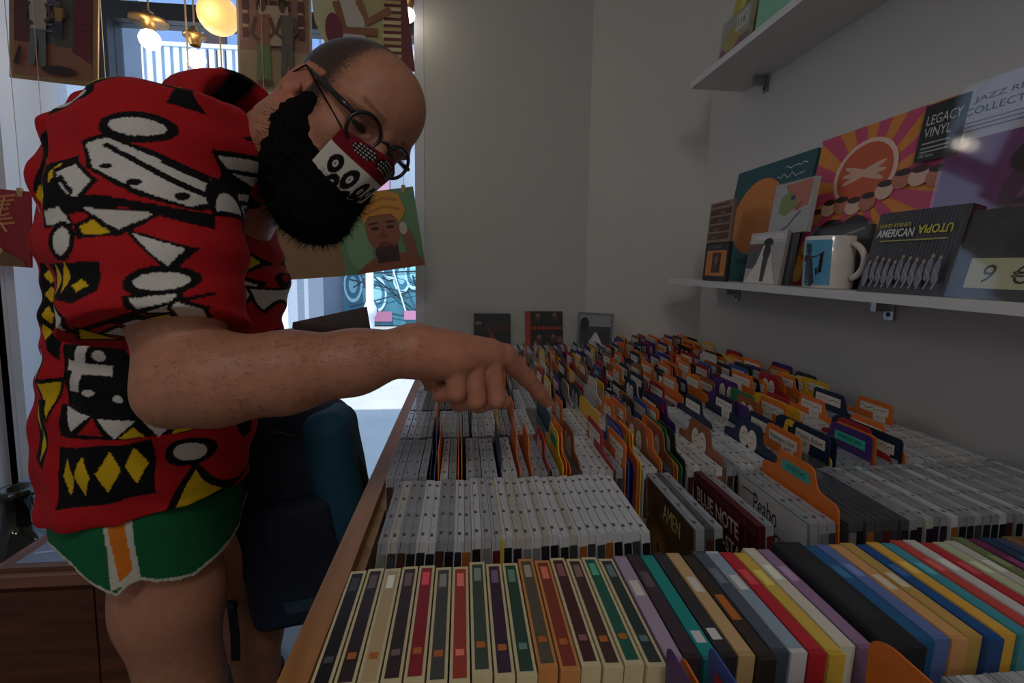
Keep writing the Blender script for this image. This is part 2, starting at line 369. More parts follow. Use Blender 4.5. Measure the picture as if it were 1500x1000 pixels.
# --- book-like sleeves of the front row
def add_pak(x, r, t, body, strip, names, marks=(), h=.127, d=.125, lean=0, dy=0, kind='card disc sleeve', inset=.0022, yaw=0):
    m = MB().box((-t/2, 0, 0), (t/2, d, h), mat(body, .5, noise=.05, scale=80))
    o = m.build('disc_sleeve'); place(o, x, r, lean, dy, yaw=yaw)
    if strip:
        a = Art((-t/2+inset, .004 if inset else 0, h), (1, 0, 0), (0, 1, 0), t-2*inset, d-.008 if inset else d, .0003)
        a.rect(0, 0, 1, 1, strip, rough=.45)
        for y0, y1, c in marks: a.rect(.18, y0, .82, y1, c)
        a.build('spine_print', o)
    tag(o, f'{names} {kind}, {rowname(r)}', 'disc sleeve', f'{names} sleeves, {rowname(r)}'); return o
DIV = {'orange': (226, 118, 42), 'navy': (28, 42, 66), 'blue': (64, 88, 158), 'purple': (74, 44, 112), 'yellow': (232, 182, 48), 'red': (166, 40, 44), 'brown': (152, 92, 58), 'black': (36, 36, 40), 'teal': (28, 72, 84), 'green': (52, 120, 72), 'white': (206, 200, 190), 'dark green': (34, 60, 50)}
def div_pts(kind, w=.138, h=.162):
    def rc(pts, rad=.008, n=4):
        out = []
        for i, p in enumerate(pts):
            a, b = V(pts[i-1]), V(pts[(i+1) % len(pts)]); p = V(p)
            ra = min(rad, (a-p).length*.45, (b-p).length*.45)
            q0, q1 = p + (a-p).normalized()*ra, p + (b-p).normalized()*ra
            for k in range(n+1):
                s = k/n; out.append(tuple((q0*(1-s) + p*s)*(1-s) + (p*(1-s) + q1*s)*s))
        return out
    sh = h-.030
    K = {'mid': [(0, 0), (w, 0), (w, sh), (w*.78, sh+.004), (w*.74, h), (w*.28, h), (w*.24, sh+.004), (0, sh)],
         'back': [(0, 0), (w, 0), (w, h), (w*.42, h), (w*.36, sh), (0, sh-.004)],
         'front': [(0, 0), (w, 0), (w, sh-.004), (w*.62, sh), (w*.56, h), (0, h)],
         'full': [(0, 0), (w, 0), (w, h-.012), (w*.9, h-.004), (0, h-.004)]}[kind]
    return rc(K)
TABX = {'mid': (.28, .74), 'back': (.44, .98), 'front': (.03, .55), 'full': (.06, .62)}
_DM = {}
def div_mesh(kind, col):
    if (kind, col) not in _DM:
        m = MB(); m.prism([V((.0007, p[0], p[1])) for p in div_pts(kind)], V((-.0014, 0, 0)), mat(DIV[col], .45, noise=.05, scale=40, key='divider_card')); _DM[kind, col] = m.mesh('divider_card')
    return _DM[kind, col]
_LB = {}
def scribble(a, x0, x1, y, hgt, c=(30, 28, 30)):
    n = max(4, int((x1-x0)*42)); pts = []
    for i in range(n+1): pts.append((x0 + (x1-x0)*i/n, y + hgt*random.uniform(-.5, .5)*(1 if i % 2 else -.6)))
    a.line(pts, .007, c)
def label_mesh(kind, style, txt=None, var=0, lc=None):
    k = (kind, style, txt, var, lc)
    if k in _LB: return _LB[k]
    w, h = .138, .165; t0, t1 = TABX[kind]; top = 1-.012/.165 if kind != 'full' else 1-.02/.165
    # seen from the left: y runs away from the viewer, so print u = -y
    a = Art((-.0009, w, 0), (0, -1, 0), (0, 0, 1), w, h, .0003)
    x0, x1 = 1-t1+.03, 1-t0-.03; wht = lc or (222, 214, 200)
    if style == 'ovals':
        for cx in (x0+.12, x1-.12):
            a.ell(cx, top-.12, .085, .105, wht); scribble(a, cx-.05, cx+.05, top-.09, .05); scribble(a, cx-.05, cx+.04, top-.15, .05)
    elif style == 'strip':
        a.rect(x0, top-.105, x1, top, wht); scribble(a, x0+.03, x1-.03, top-.05, .05) if not txt else a.text(txt, x0+.02, top-.085, .055, (30, 28, 30), width=min(.9*(x1-x0), .05*len(txt)), shear=.25)
    elif style == 'tape':
        a.rect(x0+.02, top-.10, x1-.02, top-.012, lc or (60, 176, 160)); tc_ = (28, 30, 30) if sum(lc or (200, 200, 200)) > 240 else (206, 204, 196)
        if txt == '~': scribble(a, x0+.07, x1-.07, top-.055, .03, tc_)
        else: a.text(txt or 'OFERTAS', x0+.07, top-.075, .04, tc_, width=x1-x0-.14)
    elif style == 'stripoval':
        a.rect(x0, top-.095, x1, top, wht); a.ell(x0+.14 if var % 2 else x1-.14, top-.13, .10, .115, wht)
        cx = x0+.14 if var % 2 else x1-.14
        if txt:
            L = txt.split('|'); a.text(L[0], x0+.02, top-.08, .055, (30, 28, 30), width=x1-x0-.05, shear=.25)
            for q, l in enumerate(L[1:]): a.text(l, cx-.07, top-.15-.065*q, .05, (30, 28, 30), width=.13, shear=.2, bold=.01)
        else:
            scribble(a, x0+.03, x1-.03, top-.045, .05); scribble(a, cx-.06, cx+.06, top-.13, .05); scribble(a, cx-.05, cx+.05, top-.19, .04)
    _LB[k] = a.mb.mesh('label'); return _LB[k]
ndiv = [0]; DIVS = []
SDESC = {'ovals': 'two round labels', 'strip': 'white name strip', 'tape': 'lettered sticker', 'stripoval': 'strip and round label', None: 'no label'}
def add_div(x, r, col, kind='mid', style='stripoval', txt=None, var=0, lc=None, dz=0, dy=.002, lean=0, yaw=0, say=None):
    o = link('divider_card', div_mesh(kind, col)); place(o, x, r, lean, dy, ZF + dz, yaw)
    if style: link('label', label_mesh(kind, style, txt, var, lc), o)
    ndiv[0] += 1; sh = {'mid': 'centre-tab', 'back': 'rear-tab', 'front': 'front-tab', 'full': 'full-width'}[kind]
    d = say or f'{col} {sh} divider card with {SDESC[style]}'
    tag(o, f'{d}, {ORD[r]} disc row', 'divider', f'{d}, {ORD[r]} disc row'); DIVS.append((r, x, col, o)); return o
# ===== row 1: bordered sleeves, then mixed spines
cream = (214, 200, 158); rd = random.Random(3)
setA = [('black', (26, 26, 28)), ('brown-black', (52, 40, 38)), ('buff', (196, 170, 128)), ('dark brown', (60, 44, 42)), ('crimson', (146, 38, 44)), ('slate grey', (78, 78, 74)),
        ('brick red', (168, 66, 54)), ('grey green', (70, 82, 72)), ('plum', (66, 46, 66)), ('bottle green', (46, 76, 62)), ('olive grey', (92, 86, 72)), ('rust', (136, 58, 44)), ('maroon', (78, 40, 44)), ('umber', (72, 52, 48)), ('emerald', (36, 98, 80)), ('dark teal', (48, 64, 64))]
x = X0 + .023
for i, (n, c) in enumerate(setA):
    b = (204, 140, 80) if n in ('olive grey', 'rust') else cream
    lt = tuple(min(255, int(v*1.5+40)) for v in c); og = (190, 110, 50)
    add_pak(x, 1, .0142, b, c, f'cream-bordered {n} spined' if b is cream else f'orange-bordered {n} spined', [(.80, .95, lt), (.16, .21, og if i % 3 else lt)], dy=rd.uniform(-.003, .004), lean=math.radians(-1.0 + i*.25))
    x += .0150
setB = [('lavender', (160, 138, 166), (176, 156, 180)), ('dark purple', (56, 44, 54), (66, 52, 62)), ('teal', (24, 132, 132), (30, 150, 146)), ('charcoal', (44, 42, 46), (58, 54, 58)), ('tan and white', (196, 160, 112), (206, 172, 124)),
        ('dark orange-lettered', (48, 42, 38), (60, 52, 46)), ('slate blue', (66, 76, 90), (84, 94, 108)), ('white and blue', (206, 208, 210), (150, 170, 190)), ('scarlet', (182, 38, 50), (196, 46, 58)), ('mustard', (214, 178, 70), (222, 188, 84)),
        ('ivory', (216, 208, 190), (222, 214, 198)), ('lilac', (146, 112, 146), (160, 126, 160))]
for i, (n, c, s) in enumerate(setB):
    mk = [(.55, .72, (226, 222, 214))] if i in (0, 4, 7) else ([(.1, .2, (220, 220, 220))] if i in (2, 3) else ([(.3, .55, (196, 112, 40))] if i == 5 else [(.62, .8, tuple(min(255, v+40) for v in s))]))
    add_pak(x, 1, .0128, c, s, f'{n} spined', mk, inset=.0003, dy=rd.uniform(-.004, .004), lean=math.radians(3)); x += .0136
x += .012
add_pak(x, 1, .030, (36, 38, 42), (40, 43, 47), 'thick black wrapped box set', [(.2, .8, (48, 51, 55))], h=.132, d=.135, inset=.0004, dy=-.008, kind='disc box', lean=math.radians(3)); x += .024
setC = [('blue', (30, 92, 142)), ('periwinkle', (92, 116, 176)), ('peach', (214, 160, 104)), ('ochre', (196, 158, 82)), ('royal blue', (24, 78, 138)), ('golden yellow', (226, 172, 66)), ('turquoise', (64, 150, 166)), ('coral red', (200, 74, 66)),
        ('white', (206, 204, 200)), ('bright red', (190, 46, 54)), ('pale green', (190, 200, 160)), ('off-white', (200, 196, 184)), ('olive', (110, 124, 80)), ('magenta', (110, 36, 80))]
for i, (n, c) in enumerate(setC + [('dark ' + n_, tuple(int(v*.6) for v in c_)) for n_, c_ in setC]):
    if x > X1-.008: break
    s = tuple(min(255, v+8) for v in c); mk = [(.45, .62, (228, 220, 200))] if n in ('peach', 'ochre') else [(.6, .75, tuple(min(255, v+45) for v in c))]
    add_pak(x, 1, .0136, c, s, f'{n} spined', mk, inset=.0003, dy=rd.uniform(-.004, .004), lean=math.radians(4)); x += .0143
# ===== row 0: only a few cases and tall cards reach into view
for i in range(8): add_case(X0+.30+.011*i, 0, JD if i % 2 else JG, dy=-.01)
for i in range(8): add_case(X0+.46+.011*i, 0, JW if i % 3 else JG, dy=-.01)
add_div(X0+.255, 0, 'purple', 'back', None, dz=-.004); add_div(X0+.265, 0, 'orange', 'back', None, dz=-.012); add_div(X0+.285, 0, 'blue', 'back', 'tape', '~', lc=(170, 40, 50), dz=-.006)
add_div(X0+.405, 0, 'orange', 'full', None, dz=.0)
# ===== row 2: whitish cases, three groups with their fronts showing, then grey cases up to the wall
x = X0 + .018
for i in range(9): add_case(x, 2, JW if i in (1, 4, 5, 8) else JG, math.radians(7-.5*i), rd.uniform(-.003, .003)); x += .0108
for i in range(4): add_case(x, 2, JW, math.radians(1.5), rd.uniform(-.003, .003)); x += .0106
o = add_pak(x-.002, 2, .004, (186, 170, 60), None, 'thin yellow edged', h=.124, d=.142, dy=-.004); x += .0052
for i in range(16): add_case(x, 2, JW, math.radians(-.5-.3*i), rd.uniform(-.003, .003), ink=(5 if i in (7, 9) else 4 if i in (8, 11) else None)); x += .0106
XF = x
# cases whose front faces the browsing side
def front_case(x, r, body, name, cat_, draw, label, t=.0102, h=.125, lean=0, jewel=True, dy=0):
    """a disc whose printed front (facing -x) can be read"""
    o = link(name, case_mesh(t, .142, h, pl_g, nub)) if jewel else MB().box((-t/2, 0, 0), (t/2, .142, h), mat(body, .4, noise=.04)).build(name)
    place(o, x, r, lean, dy)
    a = Art((-t/2, .142, 0), (0, -1, 0), (0, 0, 1), .142, h, .0005)
    a.rect(.03 if jewel else 0, .02 if jewel else 0, .97 if jewel else 1, .98 if jewel else 1, body, rough=.25); draw(a); a.build('cover_print', o)
    tag(o, label, cat_); return o
XF += .048
def d_amen(a):
    for i in range(10): a.ell(.30, .34, .30-.028*i, .34-.032*i, (60+12*i, 42+9*i, 18+5*i))
    a.ell(.30, .34, .04, .05, (40, 26, 12)); a.text('AMEN', .42, .74, .17, (206, 186, 120), width=.34, shear=.1)
front_case(XF, 2, (70, 54, 30), 'disc_case', 'disc case', d_amen, 'disc case with a golden brown cover and pale lettering in the second row', lean=math.radians(-3))
for i in range(2): add_case(XF + .0106*(i+1), 2, JG if i % 2 else JD, math.radians(-3), ink=(3, 8, 4, 1)[i], extra=' behind golden cover')
XF += .073
def d_blue(a):
    for i in range(8): a.rect(0 + .12*i, .55, .05+.12*i, 1, (92, 24, 34))
    a.rect(0, .90, 1, 1, (84, 30, 40)); a.text('BLUE NOTE', .06, .70, .17, (206, 190, 176), width=.70, bold=.02); a.text('ALL-STARS', .30, .47, .17, (206, 190, 176), width=.62, bold=.02)
    a.rect(.06, .645, .40, .665, (150, 110, 104))
front_case(XF, 2, (76, 20, 30), 'disc_sleeve', 'disc sleeve', d_blue, 'dark red card disc sleeve with cream block lettering in the second row', t=.009, jewel=False, lean=math.radians(-4))
add_case(XF+.0105, 2, JG, math.radians(-4), extra=' behind dark red sleeve')
XF += .064
def d_peabo(a):
    a.rect(.03, .02, .97, .98, (196, 196, 192)); a.text('Peabo', .26, .68, .22, (24, 24, 26), width=.34, shear=.15); a.text('Bryson', .46, .45, .24, (24, 24, 26), width=.48, shear=.15)
    a.ell(.2, .3, .14, .22, (150, 150, 148)); a.rect(.1, .86, .34, .88, (90, 90, 90))
front_case(XF, 2, (190, 190, 186), 'disc_case', 'disc case', d_peabo, 'white disc case with large black serif lettering in the second row', lean=math.radians(-4))
for i in range(2): add_case(XF+.0106*(i+1), 2, JG, math.radians(-4), ink=(6, 5, 8)[i], extra=' behind white lettered case')
add_div(XF+.031, 2, 'orange', 'mid', 'tape', 'OFERTAS', dz=.010, lean=math.radians(-4), say='orange divider card with green sticker lettered OFERTAS')
x = XF + .041
k = 0
while x < X1-.006:
    add_case(x, 2, (JD if k < 7 else JG if k % 3 else JW), math.radians(-2+.1*k), rd.uniform(-.003, .003)); x += .0107; k += 1
# clear acrylic card with red stickers by the wall
ac = MB(); ac.prism([V((.001, p[0], p[1])) for p in div_pts('full')], V((-.002, 0, 0)), glass('acrylic', (.86, .86, .86), .1))
o = ac.build('divider_card'); place(o, X1+.004, 2, 0, -.02, ZF+.012)
a = Art((-.0012, .138, 0), (0, -1, 0), (0, 0, 1), .138, .165, .0003); a.rect(.35, .70, .95, .86, (196, 52, 54)); a.rect(.22, .60, .82, .72, (196, 52, 54)); a.text('OFERTAS', .45, .76, .055, (30, 20, 20), width=.4); a.text('ECM 10 €', .28, .635, .05, (30, 20, 20), width=.5)
a.build('label', o); tag(o, 'clear acrylic divider with red stickers lettered OFERTAS, second disc row', 'divider')
# ===== row 3
def run(r, x0, items):
    """items: 'w5' = five whitish cases, 'g3' grey, 'd2' dark; (colour, kind, style, text) = divider"""
    x = x0
    for it in items:
        if isinstance(it, str):
            if it[0] == '_': x += .001*int(it[1:]); continue
            for q in range(int(it[1:])):
                if x > X1-.004: return x
                add_case(x, r, {'w': JW, 'g': JG, 'd': JD}[it[0]], math.radians(rd.uniform(-.2, .2)), rd.uniform(-.004, .003)); x += .0108
        else:
            if x > X1-.003: return x
            c, kd, st = it[:3]; tx = it[3] if len(it) > 3 else None
            add_div(x-.002, r, c, kd, st, tx, var=rd.randrange(2), lc=it[4] if len(it) > 4 else None, dz=rd.uniform(-.002, .006), lean=math.radians(rd.uniform(-.8, .8)), yaw=rd.uniform(-.01, .01)); x += .0054
    return x
run(3, X0+.016, ['g5', '_2', ('navy', 'back', None), ('blue', 'back', None), ('orange', 'full', None), 'w1', 'g1', ('orange', 'back', None), ('orange', 'full', None), '_2', 'w1', 'g1', 'w2', ('navy', 'full', None), 'w2', ('orange', 'back', None), 'g1', ('orange', 'mid', None), 'g2',
    ('red', 'mid', 'ovals'), 'g1', ('yellow', 'mid', 'tape', '~', (40, 150, 120)), ('orange', 'mid', 'ovals'), ('orange', 'back', 'ovals'), 'd1', ('brown', 'mid', 'ovals'), 'w4', ('red', 'back', 'stripoval'), 'g1', ('orange', 'front', 'stripoval'), ('blue', 'mid', 'stripoval'), ('purple', 'back', 'strip'), ('orange', 'mid', 'tape', '~', (214, 206, 60)), ('yellow', 'mid', 'tape', '~', (40, 44, 52)), 'w2',
    ('brown', 'back', 'ovals'), ('orange', 'mid', 'ovals'), 'd1', ('brown', 'mid', 'ovals'), ('orange', 'back', 'ovals'), ('green', 'back', None), ('black', 'mid', 'ovals'), 'w5', ('brown', 'mid', 'ovals'), 'g2', 'w5', ('navy', 'mid', 'ovals'), 'g3',
    ('orange', 'front', 'stripoval', 'Washington, Dinah|JAZZ|Vocal'), ('navy', 'back', 'strip'), 'd3', ('navy', 'front', 'stripoval', 'Watson, Robert|JAZZ'), ('yellow', 'mid', 'tape', 'WILLIAMS, TONY', (24, 24, 26)), ('navy', 'full', 'strip'), 'g5', ('purple', 'front', 'tape', 'WEBSTER, BEN'), ('orange', 'front', 'stripoval', 'Wilson, Cassandra|JAZZ|Vocal'), 'g2', ('red', 'mid', 'stripoval'), 'g1', ('navy', 'full', 'stripoval'), ('orange', 'mid', 'stripoval'), 'w14', ('orange', 'mid', 'strip'), 'g12', ('navy', 'mid', 'strip'), 'w12'])
PAT = [('orange', 3), ('navy', 2), ('purple', 2), ('brown', 3), ('blue', 1), ('yellow', 1), ('red', 1), ('black', 1), ('teal', 1), ('dark green', 1), ('white', 1)]
BAG = [c for c, n in PAT for _ in range(n)]
run(4, X0+.014, ['w3', 'g2', ('orange', 'full', None), 'w3', 'g2', ('navy', 'back', None), 'w4', ('yellow', 'back', 'strip'), 'g2', ('orange', 'mid', None), 'w3', 'd2', ('teal', 'full', None), 'g2', ('orange', 'mid', 'ovals'), 'w5', ('yellow', 'full', None), 'w3', ('orange', 'mid', 'ovals'), ('orange', 'front', 'stripoval'), ('orange', 'mid', 'tape', '~', (214, 84, 44)), ('blue', 'mid', 'strip'), ('brown', 'mid', 'stripoval'), 'g1', ('black', 'mid', 'ovals'), ('brown', 'back', 'ovals'), 'w1', ('blue', 'mid', 'strip'),
    ('orange', 'front', 'stripoval'), 'w2', ('navy', 'back', 'strip'), ('purple', 'mid', 'tape', '~', (190, 50, 56)), 'w6', ('navy', 'mid', 'strip'), 'w5', ('navy', 'mid', 'stripoval'), ('purple', 'full', None), ('yellow', 'full', None), 'g3', ('brown', 'mid', 'ovals'), ('green', 'back', None), 'g2', ('orange', 'front', 'stripoval'), 'w2', ('yellow', 'full', None), ('red', 'mid', 'stripoval'), 'w6', ('orange', 'mid', 'stripoval'), 'g5', ('navy', 'back', 'strip'), 'w4', ('orange', 'front', 'stripoval'), 'w9', ('purple', 'mid', 'strip'), 'g12'])
NIND = ncase[0]
# ===== rows 5 and further: dividers one by one, row 5 cases one by one, the cases behind as stuff
stuff = []
for r in range(5, NR+1):
    if rowy(r)+.14 > YB-.085: break
    x = X0 + .014
    while x < X1-.006:
        n = rd.randrange(4, 9) if x < .12 else rd.randrange(1, 4)
        for q in range(n):
            if x > X1-.006: break
            if r == 5 and ncase[0] < 300: add_case(x, r, rd.choice([JW, JW, JG, JD]), math.radians(rd.uniform(-.2, .2)), rd.uniform(-.004, .003))
            else: stuff.append((x, r, rd.choice([0, 0, 1, 2]), rd.uniform(-.004, .004)))
            x += .0109
        if x > X1-.006: break
        if r == 9 and x < .52: continue
        for q in range(rd.randrange(1, 3) if x < .10 else rd.randrange(1, 4)):
            if x > X1-.006: break
            c = rd.choice(BAG) if rd.random() > .12 else 'orange'
            if r in (6, 7) and .06 < x < .16: c = 'orange'
            add_div(x-.002, r, c, rd.choice(['mid', 'mid', 'front', 'back']), rd.choice(['strip', 'stripoval', 'strip', 'ovals', 'stripoval']), var=rd.randrange(2), dz=rd.uniform(-.004, .010), lean=math.radians(rd.uniform(-.8, .8)), yaw=rd.uniform(-.01, .01)); x += .0054
m = MB()
for x, r, k, dy in stuff:
    y = rowy(r) + SK*(x-X0) + dy; p = (pl_w, pl_g, pl_d)[k]; h = .125 + dy*.2
    m.box((x-.0051, y, ZF), (x-.0022, y+.142, ZF+h-.0006), p); m.box((x-.0016, y+.001, ZF), (x+.0051, y+.141, ZF+h), p)
    m.box((x-.004, y-.0006, ZF+.004), (x+.0044, y, ZF+.113), mat(INK[(int(x*5000)+r) % len(INK)], .4))
o = m.build('disc_cases'); tag(o, 'closely packed plastic disc cases filling the far rows of the table', 'disc cases', kind='stuff')
from collections import Counter
cnt = Counter(o['label'] for _, _, _, o in DIVS)
for r, x, c, o in DIVS:
    if cnt[o['label']] > 1:
        nb = [d for d in DIVS if d[0] == r and d[1] > x]; nb = min(nb, key=lambda d: d[1])[2] if nb else None
        o['label'] += f', followed by {nb} card' if nb else ', last before the wall'
for o in COL.objects:
    if 'label' in o and len(o['label'].replace('-', ' ').split()) > 15: o['label'] = o['label'].replace('plastic ', '').replace(' from the table front', '').replace('divider card', 'divider')
print('cases', ncase[0], 'dividers', ndiv[0], 'stuff', len(stuff))
# three discs leaning on the wall at the far end of the table
def stand(px0, px1, py0, py1, body, draw, label, name='disc_sleeve', t=.008, turn=None):
    yb = YB-.055; a0 = P(px0, py1, yb); a1 = P(px1, py1, yb); wd = a1.x-a0.x; hh = P(px0, py0, yb).z-a0.z
    z0 = ZF+.0975; O = V((a0.x, yb, z0)); tilt = math.atan2(.032, hh)
    vdir = V((0, math.sin(tilt), math.cos(tilt))); n = V((1, 0, 0)).cross(vdir)
    ud = V((1, 0, 0))
    if turn: O = V((*turn[0], z0)); ud = V((turn[1][0]-turn[0][0], turn[1][1]-turn[0][1], 0)); wd = ud.length; ud.normalize(); bk = V((-ud.y, ud.x, 0)); vdir = bk*math.sin(tilt*.6) + V((0, 0, math.cos(tilt*.6))); n = ud.cross(vdir)
    o = MB().prism([O, O+ud*wd, O+ud*wd+vdir*hh, O+vdir*hh], -n*t, mat(body, .4, noise=.03)).build(name)
    # front face is at O plane (normal n faces the camera)
    ar = Art(O, ud, vdir, wd, hh, .0005); draw(ar); ar.build('cover_print', o); tag(o, label, 'disc sleeve'); return o
def d1(a):
    a.rect(0, 0, 1, 1, (34, 34, 38)); a.poly([(.42, .06), (.5, .1), (.56, .3), (.44, .5), (.40, .62), (.37, .6), (.46, .3)], (150, 50, 40)); a.ell(.55, .16, .09, .08, (170, 70, 44)); a.ell(.12, .70, .10, .06, (120, 116, 110)); a.line([(.05, .62), (.2, .5), (.38, .58)], .03, (80, 60, 56))
    for y in (.62, .53, .45): a.rect(.55, y, .96, y+.025, (110, 40, 40))
def d2(a):
    a.rect(0, 0, 1, 1, (30, 28, 30)); a.rect(0, 0, .13, 1, (176, 48, 40)); a.rect(.14, .475, .98, .50, (150, 44, 38)); [a.rect(.15+.075*i, .47, .15+.075*i+(.05 if i % 3 else .035), .56, (190, 54, 44)) for i in range(11)]
    for cx, cy in ((.36, .20), (.74, .22), (.33, .82), (.78, .84)): a.ell(cx, cy, .09, .12, (84, 54, 44)); a.ell(cx, cy+.06, .05, .06, (140, 96, 76))
    a.ell(.9, .18, .07, .09, (120, 90, 76))
def d3(a):
    a.rect(0, 0, 1, 1, (120, 122, 126)); a.rect(.06, .03, .94, .92, (70, 72, 76)); a.rect(.06, .6, .94, .92, (150, 152, 156)); a.poly([(.30, .03), (.75, .03), (.56, .42), (.50, .42)], (206, 206, 208))
    a.ell(.2, .66, .13, .2, (44, 46, 48)); 
    for i in range(5): a.line([(.6+.07*i, .5), (.72+.07*i, .1)], .02, (40, 42, 44))
stand(694, 748, 459, 507, (30, 30, 34), d1, 'black disc sleeve with a small red figure leaning on the end wall')
stand(770, 825, 455, 506, (36, 32, 34), d2, 'black disc sleeve with red spine and red lettering leaning on the end wall')
stand(851, 902, 457, 506, (130, 132, 136), d3, 'disc case with a grey photograph of a road leaning on the angled wall', 'disc_case', turn=((.432, 1.812), (.555, 1.750)))
# ---------------------------------------------------------------- things on the shelves
def lean_item(name, cat_, label, xb, y0, y1, z0, h, t, body, draw, lean=.10, glossy=None, rough=.4):
    """flat item standing on a shelf and leaning on the right wall; y0 (far end, left in view) to y1 (near end)"""
    xb += .195; lean *= 1.35; vdir = V((math.sin(lean), 0, math.cos(lean))); u = V((0, -1, 0)); n = u.cross(vdir); w_ = y0-y1
    Of = V((xb, y0, z0)); o = MB().prism([Of, Of+u*w_, Of+u*w_+vdir*h, Of+vdir*h], -n*t, mat(body, rough, noise=.03)).build(name)
    a = Art(Of, u, vdir, w_, h, .0005); draw(a); a.build('cover_print', o); tag(o, label, cat_)
    if glossy:
        MB().prism([Of-u*.004+n*.003, Of+u*(w_+.004)+n*.003, Of+u*(w_+.004)+n*.003+vdir*(h+.004), Of-u*.004+n*.003+vdir*(h+.004)], n*.0004, glossy).build('plastic_sleeve', o)
    return o
film = glass('plastic_film', (.97, .97, .97), .05, .06)
def yy(px, X): return (X+.195)*FPX/(px-684)
def d_teal(a):
    a.rect(0, 0, 1, 1, (44, 92, 98)); a.rect(0, 0, 1, .45, (50, 128, 132)); a.ell(.42, .56, .34, .32, (222, 138, 70), n=40); a.ell(.42, .50, .30, .22, (226, 146, 82), n=32)
    for i in range(7): a.ell(.30+.05*i, .17+.01*(i % 3), .02, .035, (40, 78, 110))
    scribble(a, .68, .93, .92, .04, (214, 214, 206)); scribble(a, .60, .92, .85, .04, (214, 214, 206))
lean_item('record_sleeve', 'record', 'teal record sleeve with a large orange disc on the lower shelf', .592, yy(1068, .60), yy(1068, .60)-.335, ZS, .335, .006, (44, 92, 98), d_teal, .12)
def d_sun(a):
    a.rect(0, 0, 1, 1, (226, 140, 52)); c = (.45, .62)
    for i in range(14):
        t0, t1 = 2*math.pi*i/14, 2*math.pi*(i+.5)/14; R_ = 1.5
        ps = [c] + [(c[0]+R_*math.cos(t), c[1]+R_*math.sin(t)) for t in (t0, t1)]
        # clip to the sleeve
        def clip(ps, f, g):
            out = []
            for i_ in range(len(ps)):
                p, q = ps[i_], ps[(i_+1) % len(ps)]
                if f(p): out.append(p)
                if f(p) != f(q):
                    s_ = g(p, q); out.append((p[0]+(q[0]-p[0])*s_, p[1]+(q[1]-p[1])*s_))
            return out
        for ax in (0, 1):
            ps = clip(ps, lambda p: p[ax] >= 0, lambda p, q: (0-p[ax])/(q[ax]-p[ax])); ps = clip(ps, lambda p: p[ax] <= 1, lambda p, q: (1-p[ax])/(q[ax]-p[ax]))
        if len(ps) > 2: a.poly(ps, (206, 74, 110))
    a.ell(.42, .70, .23, .21, (236, 196, 180)); a.ell(.42, .70, .20, .185, (206, 92, 50))
    for i, r_ in enumerate((.14, .10, .06)): a.ell(.42, .70, .16, .02, (226, 180, 150), rot=20*i-20)
    for i in range(9): a.ell(.10+.10*i, .46+.03*math.sin(i*1.3)+.02*i, .06, .05, (224, 186, 160) if i % 2 else (190, 120, 90)); a.ell(.10+.10*i, .50+.03*math.sin(i*1.3)+.02*i, .05, .02, (60, 36, 34))
    for i in range(26): a.ell(.05+.036*i, .08+.28*((i*7) % 11)/11, .045, .06, random.choice([(210, 150, 60), (226, 180, 90), (170, 100, 50), (70, 140, 180), (220, 200, 170)]))
    a.ell(.28, .28, .15, .15, (36, 26, 26)); a.ell(.46, .34, .11, .10, (40, 28, 26)); a.ell(.30, .20, .075, .10, (176, 120, 86)); a.ell(.50, .26, .06, .08, (196, 140, 104))
    a.rect(.76, .68, .99, .98, (26, 26, 28)); a.text('LEGACY', .785, .87, .05, (214, 210, 200), width=.18); a.text('VINYL', .785, .805, .05, (214, 210, 200), width=.14)
    for y in (.77, .745, .725): a.rect(.785, y, .93, y+.008, (170, 166, 160))
    a.text('180 Gram', .785, .70, .018, (190, 186, 180), width=.08)
lean_item('record_sleeve', 'record', 'orange and pink sunburst record sleeve with a black sticker on the lower shelf', .588, yy(1194, .60), yy(1194, .60)-.345, ZS, .345, .006, (222, 130, 60), d_sun, .12)
def d_purple(a):
    a.rect(0, 0, 1, 1, (120, 52, 110)); a.rect(0, .74, 1, 1, (206, 200, 206)); a.text('JAZZ RECORDS', .08, .91, .035, (40, 36, 40), width=.42, bold=.01); a.text('COLLECTION', .05, .86, .035, (40, 36, 40), width=.36, bold=.01)
    for y in (.82, .80, .78): a.rect(.05, y, .42, y+.006, (110, 104, 110))
    a.ell(.62, .36, .33, .40, (84, 40, 80)); a.ell(.62, .33, .27, .32, (134, 66, 118)); a.ell(.60, .66, .30, .12, (40, 24, 40), rot=14); a.rect(.36, .40, .50, .43, (60, 28, 58)); a.rect(.62, .41, .78, .44, (60, 28, 58)); a.poly([(.54, .40), (.62, .22), (.50, .22)], (108, 50, 96)); a.rect(.46, .13, .66, .155, (70, 30, 60))
lean_item('record_sleeve', 'record', 'purple portrait record sleeve in glossy plastic on the lower shelf', .580, yy(1402, .59), yy(1402, .59)-.34, ZS, .345, .006, (120, 52, 110), d_purple, .12, film)
def d_sepia(a):
    a.rect(0, 0, 1, 1, (150, 116, 96))
    for i in range(4): a.rect(.07, .07+.20*i, .93, .22+.20*i, (84, 60, 50)); a.ell(.3+.1*i, .12+.20*i, .12, .04, (120, 90, 74))
    a.rect(.1, .9, .8, .95, (90, 66, 56))
def d_amber(a):
    a.rect(0, 0, 1, 1, (48, 44, 46)); a.rect(.10, .14, .93, .80, (206, 126, 60)); a.rect(.36, .22, .72, .74, (60, 44, 40)); a.ell(.54, .56, .09, .12, (130, 90, 66)); a.ell(.5, .36, .12, .10, (90, 62, 50))
    for y in (.86, .91): a.rect(.14, y, .7, y+.02, (110, 104, 100))
y_l = yy(1046, .535)
lean_item('disc_sleeve', 'disc sleeve', 'amber framed disc case at the far end of the lower shelf', .525, y_l, y_l-.130, ZS, .112, .010, (46, 42, 44), d_amber, .05)
